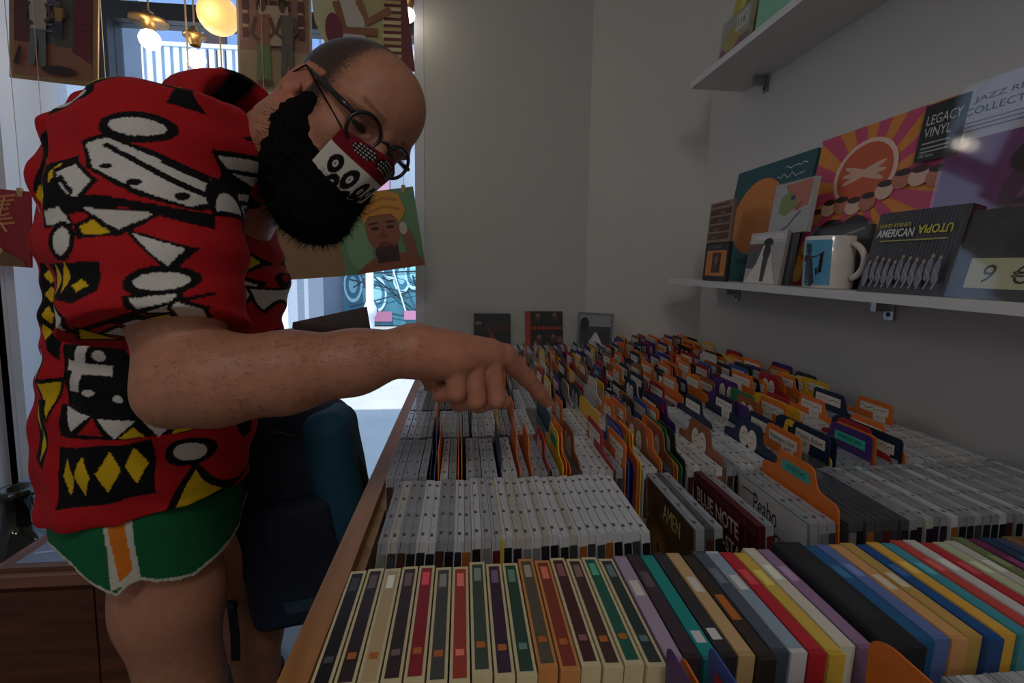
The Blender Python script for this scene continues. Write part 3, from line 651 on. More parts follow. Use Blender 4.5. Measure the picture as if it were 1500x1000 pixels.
lean_item('disc_sleeve', 'disc sleeve', 'sepia brown disc sleeve standing on the amber framed case', .530, y_l-.004, y_l-.132, ZS+.113, .118, .008, (140, 108, 90), d_sepia, .06)
def d_mono(a):
    a.rect(0, 0, 1, 1, (176, 172, 164)); a.rect(0, .80, 1, 1, (196, 192, 184)); a.rect(0, .30, .45, .78, (90, 88, 86)); a.text('CHARLES LLOYD', .06, .86, .09, (232, 230, 226), width=.86, bold=.02); a.text('8', .16, .66, .13, (176, 40, 40), bold=.02)
    a.poly([(.02, .02), (.30, .40), (.45, .82), (.62, .82), (.72, .45), (.9, .02)], (214, 210, 200)); a.ell(.55, .62, .10, .16, (50, 46, 44)); a.poly([(.46, .5), (.62, .5), (.58, .05), (.48, .05)], (70, 66, 62)); a.ell(.55, .80, .13, .08, (36, 34, 34))
y_c = yy(1120, .54)
lean_item('disc_sleeve', 'disc sleeve', 'black and white disc sleeve of a hooded figure on the lower shelf', .518, y_c, y_c-.138, ZS, .128, .008, (150, 148, 142), d_mono, .10)
lean_item('disc_case', 'disc case', 'plain grey disc case hidden behind the hooded figure sleeve', .533, y_c-.02, y_c-.150, ZS, .122, .009, (90, 90, 92), lambda a: a.rect(0, 0, 1, 1, (90, 90, 92)), .08)
def d_abs(a):
    a.rect(0, 0, 1, 1, (196, 198, 196)); a.poly([(.28, .95), (.95, .98), (.92, .5), (.62, .42), (.4, .7)], (216, 128, 104)); a.poly([(.22, .72), (.4, .82), (.62, .66), (.66, .5), (.38, .34), (.2, .42)], (146, 166, 92)); a.ell(.52, .68, .06, .05, (60, 66, 120)); a.poly([(.6, .5), (.8, .62), (.7, .4)], (190, 90, 96)); a.line([(.32, .03), (.5, .12), (.66, .3), (.78, .40)], .03, (92, 90, 84))
lean_item('disc_case', 'disc case', 'disc case with green and coral abstract cover above the hooded figure sleeve', .562, y_c-.022, y_c-.160, ZS+.123, .124, .010, (180, 184, 184), d_abs, .10, film)
y_m = yy(1190, .535)
def d_film(a): a.rect(0, 0, 1, 1, (56, 60, 64)); a.rect(.05, .05, .95, .95, (74, 80, 84)); a.line([(.5, .85), (.9, .95)], .02, (170, 175, 180)); a.line([(.2, .8), (.8, .9)], .008, (150, 155, 160))
lean_item('disc_case', 'disc case', 'dark shrink-wrapped disc case behind the white mug', .575, y_m, y_m-.142, ZS, .128, .010, (60, 64, 68), d_film, .05, film)
# mug
mx, my = .527+.195, yy(1248, .530); mg = empty('mug', (mx, my, ZS))
mw = mat((216, 212, 206), .2, noise=.02, coat=.5); R_ = .0435; H_ = .104
b = MB().lathe([(0, .003), (R_-.006, .003), (R_-.003, 0), (R_-.001, .003), (R_, .008), (R_, H_-.002), (R_-.0015, H_), (R_-.0035, H_-.002), (R_-.0035, .008), (0, .006)], mw, (0, 0, 0), 40).build('cup', mg, True)
hd = []
for i in range(13):
    a_ = math.radians(-78 + 156*i/12); hd.append((0, -R_+.004-.030*math.cos(a_), H_*.53 + .034*math.sin(a_)))
ho = MB().tube(hd, [.0058]*13, mw, 10).build('handle', mg, True)
pr = MB(); blue, blk = mat((86, 158, 196), .3), mat((24, 26, 30), .3)
def cyl(a0, a1, z0, z1, m_, d=.0003, n=10):
    vs = []; 
    for i in range(n+1):
        t = math.radians(a0+(a1-a0)*i/n); q = (R_+d)
        vs += [(q*math.cos(t), q*math.sin(t), z0), (q*math.cos(t), q*math.sin(t), z1)]
    pr.add(vs, [(2*i, 2*i+1, 2*i+3, 2*i+2)[::-1] for i in range(n)], m_)
def cpoly(pts, m_, d): pr.add([((R_+d)*math.cos(math.radians(t)), (R_+d)*math.sin(math.radians(t)), z) for t, z in pts], [tuple(range(len(pts)))], m_)
cyl(150, 222, .008, .096, blue)
def cell(t0, z0, rt, rz, d): cpoly([(t0+rt*math.cos(2*math.pi*i/14), z0+rz*math.sin(2*math.pi*i/14)) for i in range(14)], blk, d)
for i in range(8): cell(172-.3*i, .014+.0055*i, 14-.6*i, .009, .0006+.00004*i)
cell(168, .076, 8, .010, .0012); cell(166, .085, 9, .005, .0013); cyl(150, 176, .054, .066, blk, .0011, 4)
for (t0, z0), (t1, z1) in (((176, .062), (190, .064)), ((190, .064), (204, .072)), ((204, .072), (200, .038)), ((200, .038), (192, .028)), ((192, .028), (190, .042))):
    cpoly([(t0-2, z0-.002), (t1-2, z1-.002), (t1+2, z1+.002), (t0+2, z0+.002)], blk, .0014)
for i in range(6): cell(199+.5*i, .036+.006*i, 4, .004, .0016)
pr.build('sax_print', mg); mg.rotation_euler = (0, 0, math.radians(14)); tag(mg, 'white mug with a blue saxophone player print on the lower shelf', 'mug')
def d_uto(a):
    a.rect(0, 0, 1, 1, (66, 66, 70))
    for i in range(26): a.rect(.038*i+.005, .38+.1*((i*5) % 7)/7, .038*i+.014, 1, (84, 84, 88))
    a.text('DAVID BYRNE\'S', .06, .80, .05, (196, 186, 60), width=.38, bold=.01); a.text('AMERICAN', .06, .68, .10, (216, 214, 208), width=.44, bold=.02); a.text('UTOPIA', .90, .80, .10, (206, 194, 60), width=.36, bold=.02, rot=180)
    a.rect(.12, .625, .88, .64, (170, 164, 80))
    for i in range(11):
        cx = .07+.082*i; a.ell(cx, .22+.02*((i*3) % 4), .034, .13, (120, 122, 132)); a.ell(cx+.01, .37+.02*((i*3) % 4), .018, .025, (160, 136, 122)); a.line([(cx-.02, .28), (cx+.04, .18), (cx+.01, .06)], .022, (140, 142, 150))
y_u = yy(1320, .53)
lean_item('disc_sleeve', 'disc sleeve', 'thick grey disc sleeve with white and yellow title and dark red edge', .505, y_u, y_u-.155, ZS, .142, .022, (70, 20, 30), d_uto, .18)
def d_dark(a): a.rect(0, 0, 1, 1, (52, 54, 58)); a.rect(.22, .12, 1, .45, (206, 204, 160)); a.text('9', .36, .18, .20, (40, 40, 44), shear=.2); a.text('€', .60, .18, .20, (40, 40, 44), shear=.2)
y_d = yy(1462, .53)
lean_item('disc_case', 'disc case', 'dark wrapped disc case with a handwritten 9 euro sticker', .508, y_d, y_d-.145, ZS, .130, .012, (48, 50, 54), d_dark, .18, film)
# upper shelf items
zt_ = zu+.018
def d_yel(a):
    a.rect(0, 0, 1, 1, (190, 176, 70))
    for i in range(6): a.poly([(.1*i, 0), (.1*i+.06, 0), (.1*i+.3, 1), (.1*i+.22, 1)], (130, 120, 40) if i % 2 else (214, 204, 110))
def d_mul(a): a.rect(0, 0, 1, 1, (170, 176, 160)); a.rect(0, 0, 1, .4, (150, 100, 120)); a.ell(.4, .5, .3, .25, (190, 170, 90)); a.rect(.5, .56, .92, .92, (216, 214, 200)); a.text('11€', .55, .64, .18, (40, 40, 40), width=.3)
y_1 = yy(1048, .535)
lean_item('record_sleeve', 'record', 'yellow striped record sleeve on the upper shelf', .545, y_1, y_1-.30, zt_, .31, .006, (190, 176, 70), d_yel, .12)
lean_item('disc_case', 'disc case', 'pastel disc case with a white price sticker on the upper shelf', .518, y_1-.03, y_1-.17, zt_, .125, .010, (160, 165, 150), d_mul, .08, film)
lean_item('disc_case', 'disc case', 'pale green disc case on the upper shelf', .518, y_1-.20, y_1-.34, zt_, .125, .010, (140, 190, 160), lambda a: a.rect(0, 0, 1, 1, (140, 196, 164)), .08)
# ---------------------------------------------------------------- implicit surfaces for the person and soft things
def proj(p):
    """pixel of world points (n,3)"""
    d = np.asarray(p, float) - np.array(CAM); a, b, c = (d @ np.array(q) for q in (_R, _U, _F))
    return np.stack([750 + FPX*a/c, CY - FPX*b/c], -1)
def ortho(p, Yr):
    q = np.array(p, float); q[:, 1] = Yr; return proj(q)
class SDF:
    def __init__(s, lo, hi, h):
        s.lo = np.array(lo, float); s.h = h; s.n = np.maximum(2, np.ceil((np.array(hi)-s.lo)/h).astype(int)+1)
        s.f = np.full(s.n, .06, np.float32)
    def sub(s, lo, hi):
        a = np.clip(np.floor((np.array(lo)-s.lo)/s.h).astype(int), 0, s.n); b = np.clip(np.ceil((np.array(hi)-s.lo)/s.h).astype(int)+1, 0, s.n)
        sl = tuple(slice(i, j) for i, j in zip(a, b))
        g = [s.lo[k] + s.h*np.arange(a[k], b[k], dtype=np.float32) for k in range(3)]
        return sl, g[0][:, None, None], g[1][None, :, None], g[2][None, None, :]
    def put(s, sl, d, k, op):
        o = s.f[sl]
        if op == 'cut': d = -d; h = np.clip(.5 - .5*(o-d)/k, 0, 1) if k else None; s.f[sl] = np.maximum(o, d) if not k else o*(1-h) + d*h + k*h*(1-h)
        else:
            if not k: s.f[sl] = np.minimum(o, d)
            else: h = np.clip(.5 + .5*(o-d)/k, 0, 1); s.f[sl] = o*(1-h) + d*h - k*h*(1-h)
        return s
    def cone(s, a, b, ra, rb, k=.02, op='add', sq=None):
        a, b = np.array(a, float), np.array(b, float); m = max(ra, rb) + k + .012
        sl, x, y, z = s.sub(np.minimum(a, b)-m, np.maximum(a, b)+m)
        d = b-a; L = max(1e-9, d @ d); t = np.clip(((x-a[0])*d[0] + (y-a[1])*d[1] + (z-a[2])*d[2])/L, 0, 1)
        q = np.sqrt((x-a[0]-t*d[0])**2 + (y-a[1]-t*d[1])**2 + (z-a[2]-t*d[2])**2)
        return s.put(sl, (q - (ra + (rb-ra)*t)).astype(np.float32), k, op)
    def chain(s, pts, rs, k=.02):
        for i in range(len(pts)-1): s.cone(pts[i], pts[i+1], rs[i], rs[i+1], k)
        return s
    def ell(s, c, r, B=None, k=.02, op='add'):
        c = np.array(c, float); r = np.array(r, float); m = r.max() + k + .012
        sl, x, y, z = s.sub(c-m, c+m); x, y, z = x-c[0], y-c[1], z-c[2]
        if B is not None: x, y, z = (x*b[0] + y*b[1] + z*b[2] for b in B)
        q = np.sqrt((x/r[0])**2 + (y/r[1])**2 + (z/r[2])**2); g = np.sqrt((x/r[0]**2)**2 + (y/r[1]**2)**2 + (z/r[2]**2)**2) + 1e-6
        return s.put(sl, np.clip(q*(q-1)/g, -.2, .2).astype(np.float32), k, op)
    def rbox(s, c, r, B=None, rad=.02, k=.0, op='add'):
        c = np.array(c, float); m = np.linalg.norm(r) + k + .012
        sl, x, y, z = s.sub(c-m, c+m); x, y, z = x-c[0], y-c[1], z-c[2]
        if B is not None: x, y, z = (x*b[0] + y*b[1] + z*b[2] for b in B)
        qx, qy, qz = abs(x)-(r[0]-rad), abs(y)-(r[1]-rad), abs(z)-(r[2]-rad)
        d = np.sqrt(np.maximum(qx, 0)**2 + np.maximum(qy, 0)**2 + np.maximum(qz, 0)**2) + np.minimum(np.maximum(qx, np.maximum(qy, qz)), 0) - rad
        return s.put(sl, d.astype(np.float32), k, op)
    def slices(s, sec, k=.02):
        """sec: rows (z, cx, cy, a, b): stacked elliptic sections"""
        sec = np.array(sorted(sec), float); m = .03
        lo = [(sec[:, 1]-sec[:, 3]).min()-m, (sec[:, 2]-sec[:, 4]).min()-m, sec[0, 0]]; hi = [(sec[:, 1]+sec[:, 3]).max()+m, (sec[:, 2]+sec[:, 4]).max()+m, sec[-1, 0]]
        sl, x, y, z = s.sub(lo, hi); zz = z.ravel(); c = [np.interp(zz, sec[:, 0], sec[:, i])[None, None, :].astype(np.float32) for i in range(1, 5)]
        q = np.sqrt(((x-c[0])/c[2])**2 + ((y-c[1])/c[3])**2)
        return s.put(sl, ((q-1)*np.minimum(c[2], c[3])).astype(np.float32), k, 'add')
    def grid(s):
        return tuple(s.lo[k] + s.h*np.arange(s.n[k], dtype=np.float32).reshape([-1 if i == k else 1 for i in range(3)]) for k in range(3))
    def mesh(s):
        f = s.f; n = f.shape; sg = f < 0
        c = [sg[i:n[0]-1+i, j:n[1]-1+j, k:n[2]-1+k] for i in (0, 1) for j in (0, 1) for k in (0, 1)]
        cnt = sum(q.astype(np.int8) for q in c); mix = (cnt > 0) & (cnt < 8); I = np.argwhere(mix)
        idx = np.full(mix.shape, -1, np.int32); idx[mix] = np.arange(len(I))
        acc = np.zeros((len(I), 3)); num = np.zeros(len(I))
        off = [(i, j, k) for i in (0, 1) for j in (0, 1) for k in (0, 1)]; F_ = [f[I[:, 0]+o[0], I[:, 1]+o[1], I[:, 2]+o[2]] for o in off]
        for u in range(8):
            for v in range(u+1, 8):
                if sum(abs(off[u][w_]-off[v][w_]) for w_ in range(3)) != 1: continue
                fa, fb = F_[u], F_[v]; mk = (fa < 0) != (fb < 0); t = np.where(mk, fa/np.where(mk, fa-fb, 1), 0)
                acc += mk[:, None]*(np.array(off[u]) + t[:, None]*(np.array(off[v])-np.array(off[u]))); num += mk
        P_ = s.lo + s.h*(I + acc/num[:, None]); Q = []
        for ax in range(3):
            a = [slice(None)]*3; b = [slice(None)]*3; a[ax] = slice(0, -1); b[ax] = slice(1, None)
            e = sg[tuple(a)] != sg[tuple(b)]; o1, o2 = [(1, 2), (2, 0), (0, 1)][ax]
            E = np.argwhere(e); ok = (E[:, o1] > 0) & (E[:, o2] > 0) & (E[:, o1] < n[o1]-1) & (E[:, o2] < n[o2]-1); E = E[ok]
            ins = sg[tuple(E.T)]
            def cell(d1, d2):
                C_ = E.copy(); C_[:, o1] += d1; C_[:, o2] += d2; return idx[tuple(C_.T)]
            q = np.stack([cell(-1, -1), cell(0, -1), cell(0, 0), cell(-1, 0)], 1); q[~ins] = q[~ins][:, ::-1]; Q.append(q)
        return P_, np.concatenate(Q)
def np_mesh(name, parts, mt, colors=None, parent=None, smooth=True):
    vs = np.concatenate([p[0] for p in parts]); o = 0; fs = []
    for p in parts: fs.append(p[1]+o); o += len(p[0])
    fs = np.concatenate(fs).astype(np.int32); me = bpy.data.meshes.new(name)
    me.vertices.add(len(vs)); me.vertices.foreach_set('co', vs.astype(np.float32).ravel())
    me.loops.add(fs.size); me.loops.foreach_set('vertex_index', fs.ravel()); me.polygons.add(len(fs)); me.polygons.foreach_set('loop_start', np.arange(0, fs.size, 4, dtype=np.int32))
    me.update(calc_edges=True); me.validate()
    me.polygons.foreach_set('use_smooth', [smooth]*len(me.polygons))
    if colors is not None:
        a = me.color_attributes.new('col', 'FLOAT_COLOR', 'POINT'); c = np.ones((len(vs), 4), np.float32); c[:, :3] = colors; a.data.foreach_set('color', c.ravel())
    me.materials.append(mt); return link(name, me, parent)
def paint(px, shapes, base):
    """colours of points px (n,2) from a list of flat print shapes"""
    col = np.tile(np.array(lin(base)), (len(px), 1)); x, y = px[:, 0], px[:, 1]
    for sh in shapes:
        if sh[0] == 'e':
            _, cx, cy, rx, ry, c = sh[:6]; rot = math.radians(sh[6]) if len(sh) > 6 else 0; dx, dy = x-cx, y-cy
            u, v = dx*math.cos(rot)+dy*math.sin(rot), -dx*math.sin(rot)+dy*math.cos(rot); m_ = (u/rx)**2 + (v/ry)**2 < 1
        elif sh[0] == 'l':
            _, pts, wd, c = sh; m_ = np.zeros(len(x), bool)
            for (ax, ay), (bx_, by_) in zip(pts[:-1], pts[1:]):
                d = np.array([bx_-ax, by_-ay], float); t = np.clip(((x-ax)*d[0]+(y-ay)*d[1])/(d@d), 0, 1); m_ |= np.hypot(x-ax-t*d[0], y-ay-t*d[1]) < wd/2
        else:
            _, pts, c = sh; m_ = np.zeros(len(x), bool); k = len(pts)
            for i in range(k):
                (ax, ay), (bx_, by_) = pts[i], pts[(i+1) % k]
                if ay == by_: continue
                m_ ^= ((ay > y) != (by_ > y)) & (x < (bx_-ax)*(y-ay)/(by_-ay)+ax)
        col[m_] = lin(c)
    return col
def wob(p, s, seed=0):
    """cheap smooth noise in -1..1"""
    r = np.random.default_rng(seed); o = np.zeros(len(p) if p.ndim == 2 else p.shape[:-1])
    for i in range(6):
        k = r.normal(size=3)*s*(1+.5*i); o = o + np.sin(p @ k + r.uniform(0, 6.3))/(1+.4*i)
    return o/3.2
# ---------------------------------------------------------------- the person
per = empty('person', (-.45, .85, 0)); tag(per, 'bearded bald man in a printed shirt bending over the discs and pointing', 'person')
def adopt(o):
    o.parent = per; o.matrix_parent_inverse = Matrix.Translation(-per.location); return o
N = lambda *a: np.array(P(*a))
HC = N(507, 175, .745); hF = np.array((.62, -.62, -.48)); hF /= np.linalg.norm(hF); hL = np.array((.46, .78, -.42)); hL -= hF*(hL@hF); hL /= np.linalg.norm(hL); hU = np.cross(hF, hL)
HB = np.array([hF, hL, hU])
def hp(f, l, u): return HC + hF*f + hL*l + hU*u
def hloc(p): d = p - HC; return d @ hF, d @ hL, d @ hU
skin_m = attr_mat('skin', .50, .35, noise=.10, scale=90, bump=.12, sss=.08)
SK_ = (176, 122, 96)
# head and neck
g = SDF(HC-np.array((.30, .20, .30)), HC+np.array((.16, .24, .16)), .0024)
g.ell(hp(-.008, 0, .030), (.104, .079, .090), HB, .01); g.ell(hp(.034, 0, -.030), (.064, .063, .085), HB, .03); g.ell(hp(.052, 0, .045), (.050, .060, .055), HB, .03)
g.ell(hp(.050, 0, -.085), (.045, .045, .040), HB, .03)
for s in (-1, 1):
    g.ell(hp(.076, s*.034, .016), (.022, .030, .009), HB, .015); g.ell(hp(.062, s*.044, -.028), (.026, .022, .024), HB, .02)
    g.ell(hp(.100, s*.033, -.003), (.016, .019, .013), HB, .012, 'cut'); g.ell(hp(.078, s*.033, -.003), (.0125, .0125, .0125), HB, .003)
    e = hp(-.004, s*.078, -.014); tl = [hF*.93-hL*s*.36, hL*s*.93+hF*.36, hU]
    g.ell(e-hF*.004, (.023, .0085, .036), tl, .004); g.ell(e+hL*s*.008+hF*.001, (.0135, .008, .024), tl, .004, 'cut'); g.ell(e+hL*s*.003-hU*.027+hF*.004, (.009, .006, .010), tl, .005)
    g.ell(e+hL*s*.006+hF*.012-hU*.004, (.005, .005, .009), tl, .003)
g.cone(hp(.094, 0, .012), hp(.112, 0, -.030), .008, .013, .012); g.ell(hp(.100, 0, -.036), (.014, .018, .009), HB, .008)
g.chain([hp(-.035, 0, -.045), N(425, 225, .72), N(350, 275, .79), N(300, 330, .80)], [.062, .062, .068, .10], .03)
headv = g.mesh()
# right arm with the pointing hand
g = SDF(np.array((N(120, 300, .62)[0], .42, N(300, 640, .60)[2])), np.array((N(830, 600, .70)[0], .74, N(240, 200, .70)[2])), .0022)
EL, WR = N(270, 560, .535), N(598, 513, .572)
g.chain([N(245, 250, .63), N(256, 430, .565), EL], [.055, .048, .041], .03)
g.chain([EL, N(320, 556, .532), N(420, 545, .540), N(520, 530, .556), WR], [.043, .047, .043, .035, .0275], .02)
g.ell(N(252, 580, .535), (.028, .03, .028), None, .02)
kn = [N(668, 528, .574), N(692, 520, .588), N(716, 516, .602), N(739, 521, .617)]
for i, q in enumerate(kn): g.cone(WR + (q-WR)*.10, q, .024-.001*i, .0150, .02)
g.ell((WR+kn[1])/2+np.array((0, .004, -.006)), (.036, .026, .024), None, .02)
g.chain([kn[0], N(668, 574, .570), N(646, 577, .590), N(645, 562, .60)], [.0135, .0122, .0108, .0095], .003)
g.chain([kn[1], N(697, 584, .584), N(672, 590, .606), N(668, 572, .615)], [.0148, .0130, .0114, .010], .003)
g.chain([kn[2], N(727, 583, .600), N(702, 592, .624), N(696, 574, .63)], [.0150, .0132, .0116, .0102], .003)
g.chain([kn[3], N(771, 553, .645), N(789, 573, .660), N(801, 588, .672)], [.0155, .0126, .0112, .0092], .004)
g.chain([WR+np.array((.012, .02, -.012)), N(640, 556, .615), N(700, 578, .640), N(738, 588, .646)], [.018, .017, .0125, .0105], .006)
for q in kn: g.ell(q+np.array((0, 0, .004)), (.011, .010, .009), None, .008)
armv = g.mesh()
# left arm, torso core and legs
g = SDF((-.80, .55, .0), (-.16, 1.22, 1.42), .005)
RH, LH = N(232, 740, .775), N(275, 745, .93); RK, LK = N(268, 1004, .775), np.array((-.475, 1.02, .50)); RA, LA = np.array((-.47, .80, .10)), np.array((-.468, 1.05, .10))
for h_, k_, a_, sgn in ((RH, RK, RA, -1), (LH, LK, LA, 1)):
    g.chain([h_, h_+(k_-h_)*.5, k_, k_+(a_-k_)*.3, k_+(a_-k_)*.75, a_], [.076, .074, .058, .056, .042, .035], .03)
    g.chain([a_, a_+np.array((.06, 0, -.05)), a_+np.array((.17, 0, -.068))], [.036, .034, .028], .02)
g.chain([(RH+LH)/2, N(235, 560, .80), N(265, 400, .80), N(300, 300, .80)], [.085, .10, .11, .10], .05)
LS, LE, LW = N(355, 285, .98), N(300, 520, 1.03), N(425, 500, 1.06)
g.chain([LS, LE], [.058, .048], .03); g.chain([LE, (LE+LW)/2, LW], [.046, .042, .028], .02)
g.ell(LW+np.array((.04, 0, 0)), (.045, .022, .034), None, .015)
for i in range(4): g.chain([LW+np.array((.07, .015, .022-.016*i)), LW+np.array((.10, .02, .020-.016*i)), LW+np.array((.105, -.006, .020-.016*i))], [.0095, .009, .008], .003)
restv = g.mesh()
def skin_col(v):
    f, l, u = hloc(v); c = np.tile(np.array(lin(SK_)), (len(v), 1)); near = np.linalg.norm(v-HC, axis=1) < .165
    hair = np.array(lin((44, 34, 30)))
    ear = (np.abs(l) > .076) & (f > -.04) & (f < .022) & (np.abs(u+.014) < .038)
    # cropped hair: back and sides, receding on top
    edge = .046 - .10*np.maximum(u-.045, 0)
    a = np.clip((edge + .25*np.maximum(0, np.abs(l)-.045) - f)/.022 + rng.normal(0, .22, len(v)), 0, 1)*np.clip((u+.055)/.03, 0, 1)
    a = np.where(near & ~ear, a*.93, 0); c = c*(1-a[:, None]) + hair*a[:, None]
    red = np.where(near & ear, .5, 0)[:, None]; c = c*(1-red) + np.array(lin((190, 108, 92)))*red
    eb = near & (f > .05) & (np.abs(u-.024-.10*(np.abs(l)-.034)) < .0035) & (np.abs(np.abs(l)-.036) < .018); c[eb] = c[eb]*.55 + hair*.45
    ey = near & (f > .06) & ((u+.004)**2/.0055**2 + (np.abs(l)-.033)**2/.0125**2 < 1); c[ey] = lin((40, 30, 28))
    arm = (v[:, 0] > N(300, 500, .54)[0]) & ~near & (v[:, 1] < .72); rk = np.where(arm & (v[:, 0] > WR[0]), .25, 0)[:, None]
    c = c*(1-rk) + np.array(lin((196, 122, 100)))*rk
    hh = np.where(arm & (v[:, 0] < WR[0]), .07*rng.uniform(0, 1, len(v)), 0)[:, None]
    return c*(1-hh) + hair*hh
body = adopt(np_mesh('body', [headv, armv, restv], skin_m, np.concatenate([skin_col(q[0]) for q in (headv, armv, restv)])))
# ---- hairs on the forearm
av, af = armv; k0 = np.where((av[:, 0] < WR[0]+.02) & (av[:, 0] > EL[0]-.01))[0]; hm = []; hf_ = []; ad = (WR-EL)/np.linalg.norm(WR-EL)
for k in rng.choice(k0, 1500):
    c_ = EL + ad*((av[k]-EL) @ ad); nn = av[k]-c_; nn /= np.linalg.norm(nn)+1e-9; d = ad*.8 + nn*.35 + rng.normal(0, .35, 3); d /= np.linalg.norm(d); s_ = np.cross(d, nn); s_ /= np.linalg.norm(s_)+1e-9; L_ = rng.uniform(.006, .013); o = len(hm)
    hm += [av[k]-s_*.00016, av[k]+s_*.00016, av[k]+d*L_+nn*.001]; hf_.append((o, o+1, o+2))
me = bpy.data.meshes.new('arm_hair'); me.from_pydata([tuple(q) for q in hm], [], hf_); me.materials.append(mat((46, 32, 26), .8, noise=.1)); ah = adopt(link('arm_hair', me)); ah['kind'] = 'stuff'
# ---- nail of the pointing finger
nl = MB(); nd = (N(801, 588, .672)-N(789, 573, .660)); nd /= np.linalg.norm(nd); c0 = N(798, 584, .6695); up_ = np.cross(np.cross(nd, (0, 0, 1)), nd); up_ /= np.linalg.norm(up_); sdv = np.cross(nd, up_)
ps = [V(c0 + nd*(.0052*math.cos(t)) + sdv*(.0046*math.sin(t)) + up_*(.0090 - .0012*abs(math.sin(t)))) for t in [2*math.pi*i/14 for i in range(14)]]
nl.prism(ps, V(up_)*.0008, mat((206, 150, 130), .3)); adopt(nl.build('fingernail'))
# ---- shirt
RED, BLK, WHT, YEL = (176, 26, 32), (16, 15, 17), (206, 202, 196), (214, 176, 26)
def E_(cx, cy, rx, ry, o=11, c=WHT, rot=0): return [('e', cx, cy, rx+o, ry+o, BLK, rot), ('e', cx, cy, rx, ry, c, rot)]
def T_(pts, c, o=9):
    cx, cy = np.mean(np.array(pts), 0); q = [(x+(x-cx)/max(1, math.hypot(x-cx, y-cy))*o*1.5, y+(y-cy)/max(1, math.hypot(x-cx, y-cy))*o*1.5) for x, y in pts]
    return [('p', q, BLK), ('p', pts, c)]
def D_(cx, cy, a, b, c=YEL): return [('p', [(cx-a, cy), (cx, cy-b), (cx+a, cy), (cx, cy+b)], c)]
torso_print = E_(211, 190, 31, 14) + T_([(192, 158), (268, 149), (252, 161), (230, 171), (210, 167)], YEL) + T_([(272, 143), (305, 137), (312, 146), (290, 150)], WHT, 6) + T_([(300, 162), (326, 149), (327, 168)], YEL, 7) \
 + [('p', [(328, 150), (358, 200), (328, 197)], BLK)] + [('p', [(112, 222), (150, 198), (152, 262), (128, 300), (100, 290)], BLK)] + D_(147, 224, 9, 18) + D_(124, 262, 8, 16) + D_(111, 295, 9, 14) \
 + [('p', [(88, 310), (97, 305), (95, 335), (86, 335)], WHT)] + E_(109, 347, 14, 26, 8) \
 + [('p', [(68, 385), (116, 380), (112, 450), (104, 525), (84, 512), (66, 470)], BLK)] + D_(94, 402, 16, 12) + D_(95, 430, 16, 11) + D_(92, 459, 11, 13) + D_(77, 484, 13, 12) \
 + E_(60, 532, 7, 22, 6) + T_([(68, 558), (110, 553), (86, 606)], YEL, 7) + [('p', [(48, 585), (82, 580), (78, 680), (50, 672)], BLK)] + D_(60, 610, 8, 22) + D_(67, 650, 8, 22) \
 + [('p', [(112, 500), (200, 492), (240, 560), (250, 600), (118, 585)], BLK), ('p', [(146, 500), (162, 498), (140, 566), (121, 566)], WHT), ('p', [(124, 520), (185, 530), (184, 545), (122, 535)], WHT), ('e', 172, 515, 8, 8, WHT), ('e', 155, 567, 9, 5, WHT), ('e', 195, 576, 8, 6, WHT)] \
 + [('p', [(108, 585), (335, 600), (335, 640), (108, 630)], BLK), ('p', [(118, 588), (160, 598), (128, 622)], WHT), ('p', [(140, 625), (164, 600), (176, 628)], RED), ('p', [(170, 602), (215, 609), (190, 633)], WHT), ('p', [(196, 632), (212, 617), (222, 634)], YEL), ('p', [(222, 611), (252, 620), (236, 638)], WHT), ('p', [(250, 636), (262, 617), (285, 634)], YEL), ('p', [(270, 612), (300, 616), (288, 634)], WHT), ('p', [(296, 634), (310, 614), (332, 634)], RED)] \
 + [('p', [(105, 645), (228, 640), (229, 722), (108, 731)], BLK)] + D_(124, 686, 10, 28) + D_(148, 684, 12, 30) + D_(178, 680, 13, 29) + D_(210, 675, 13, 28) \
 + E_(262, 672, 18, 17, 8) + [('p', [(262, 690), (230, 765), (294, 765)], BLK), ('p', [(262, 706), (244, 757), (280, 757)], YEL)] + [('p', [(300, 640), (345, 640), (345, 702), (300, 706)], BLK)] + D_(308, 665, 5, 16) + D_(322, 662, 6, 18) + D_(334, 650, 8, 8) + T_([(310, 752), (328, 715), (334, 755)], WHT, 5) \
 + T_([(328, 402), (350, 420), (335, 452)], WHT, 6) + E_(378, 436, 10, 18, 6) + T_([(343, 425), (368, 434), (350, 462)], WHT, 5) + T_([(335, 292), (352, 300), (360, 322)], YEL, 6) + E_(332, 250, 12, 22, 6) + T_([(322, 318), (345, 322), (352, 360)], WHT, 6) + T_([(330, 365), (345, 385), (338, 400)], YEL, 5) \
 + [('l', [(385, 200), (372, 300), (366, 420), (350, 560)], 4, BLK)] + [('p', [(395, 330), (455, 340), (440, 420), (415, 470), (402, 400)], WHT), ('l', [(400, 345), (450, 365)], 9, BLK), ('l', [(404, 390), (445, 400)], 9, BLK), ('l', [(412, 440), (436, 420)], 8, BLK), ('l', [(425, 340), (418, 460)], 5, BLK)] + D_(446, 358, 7, 12) + D_(432, 405, 6, 10)
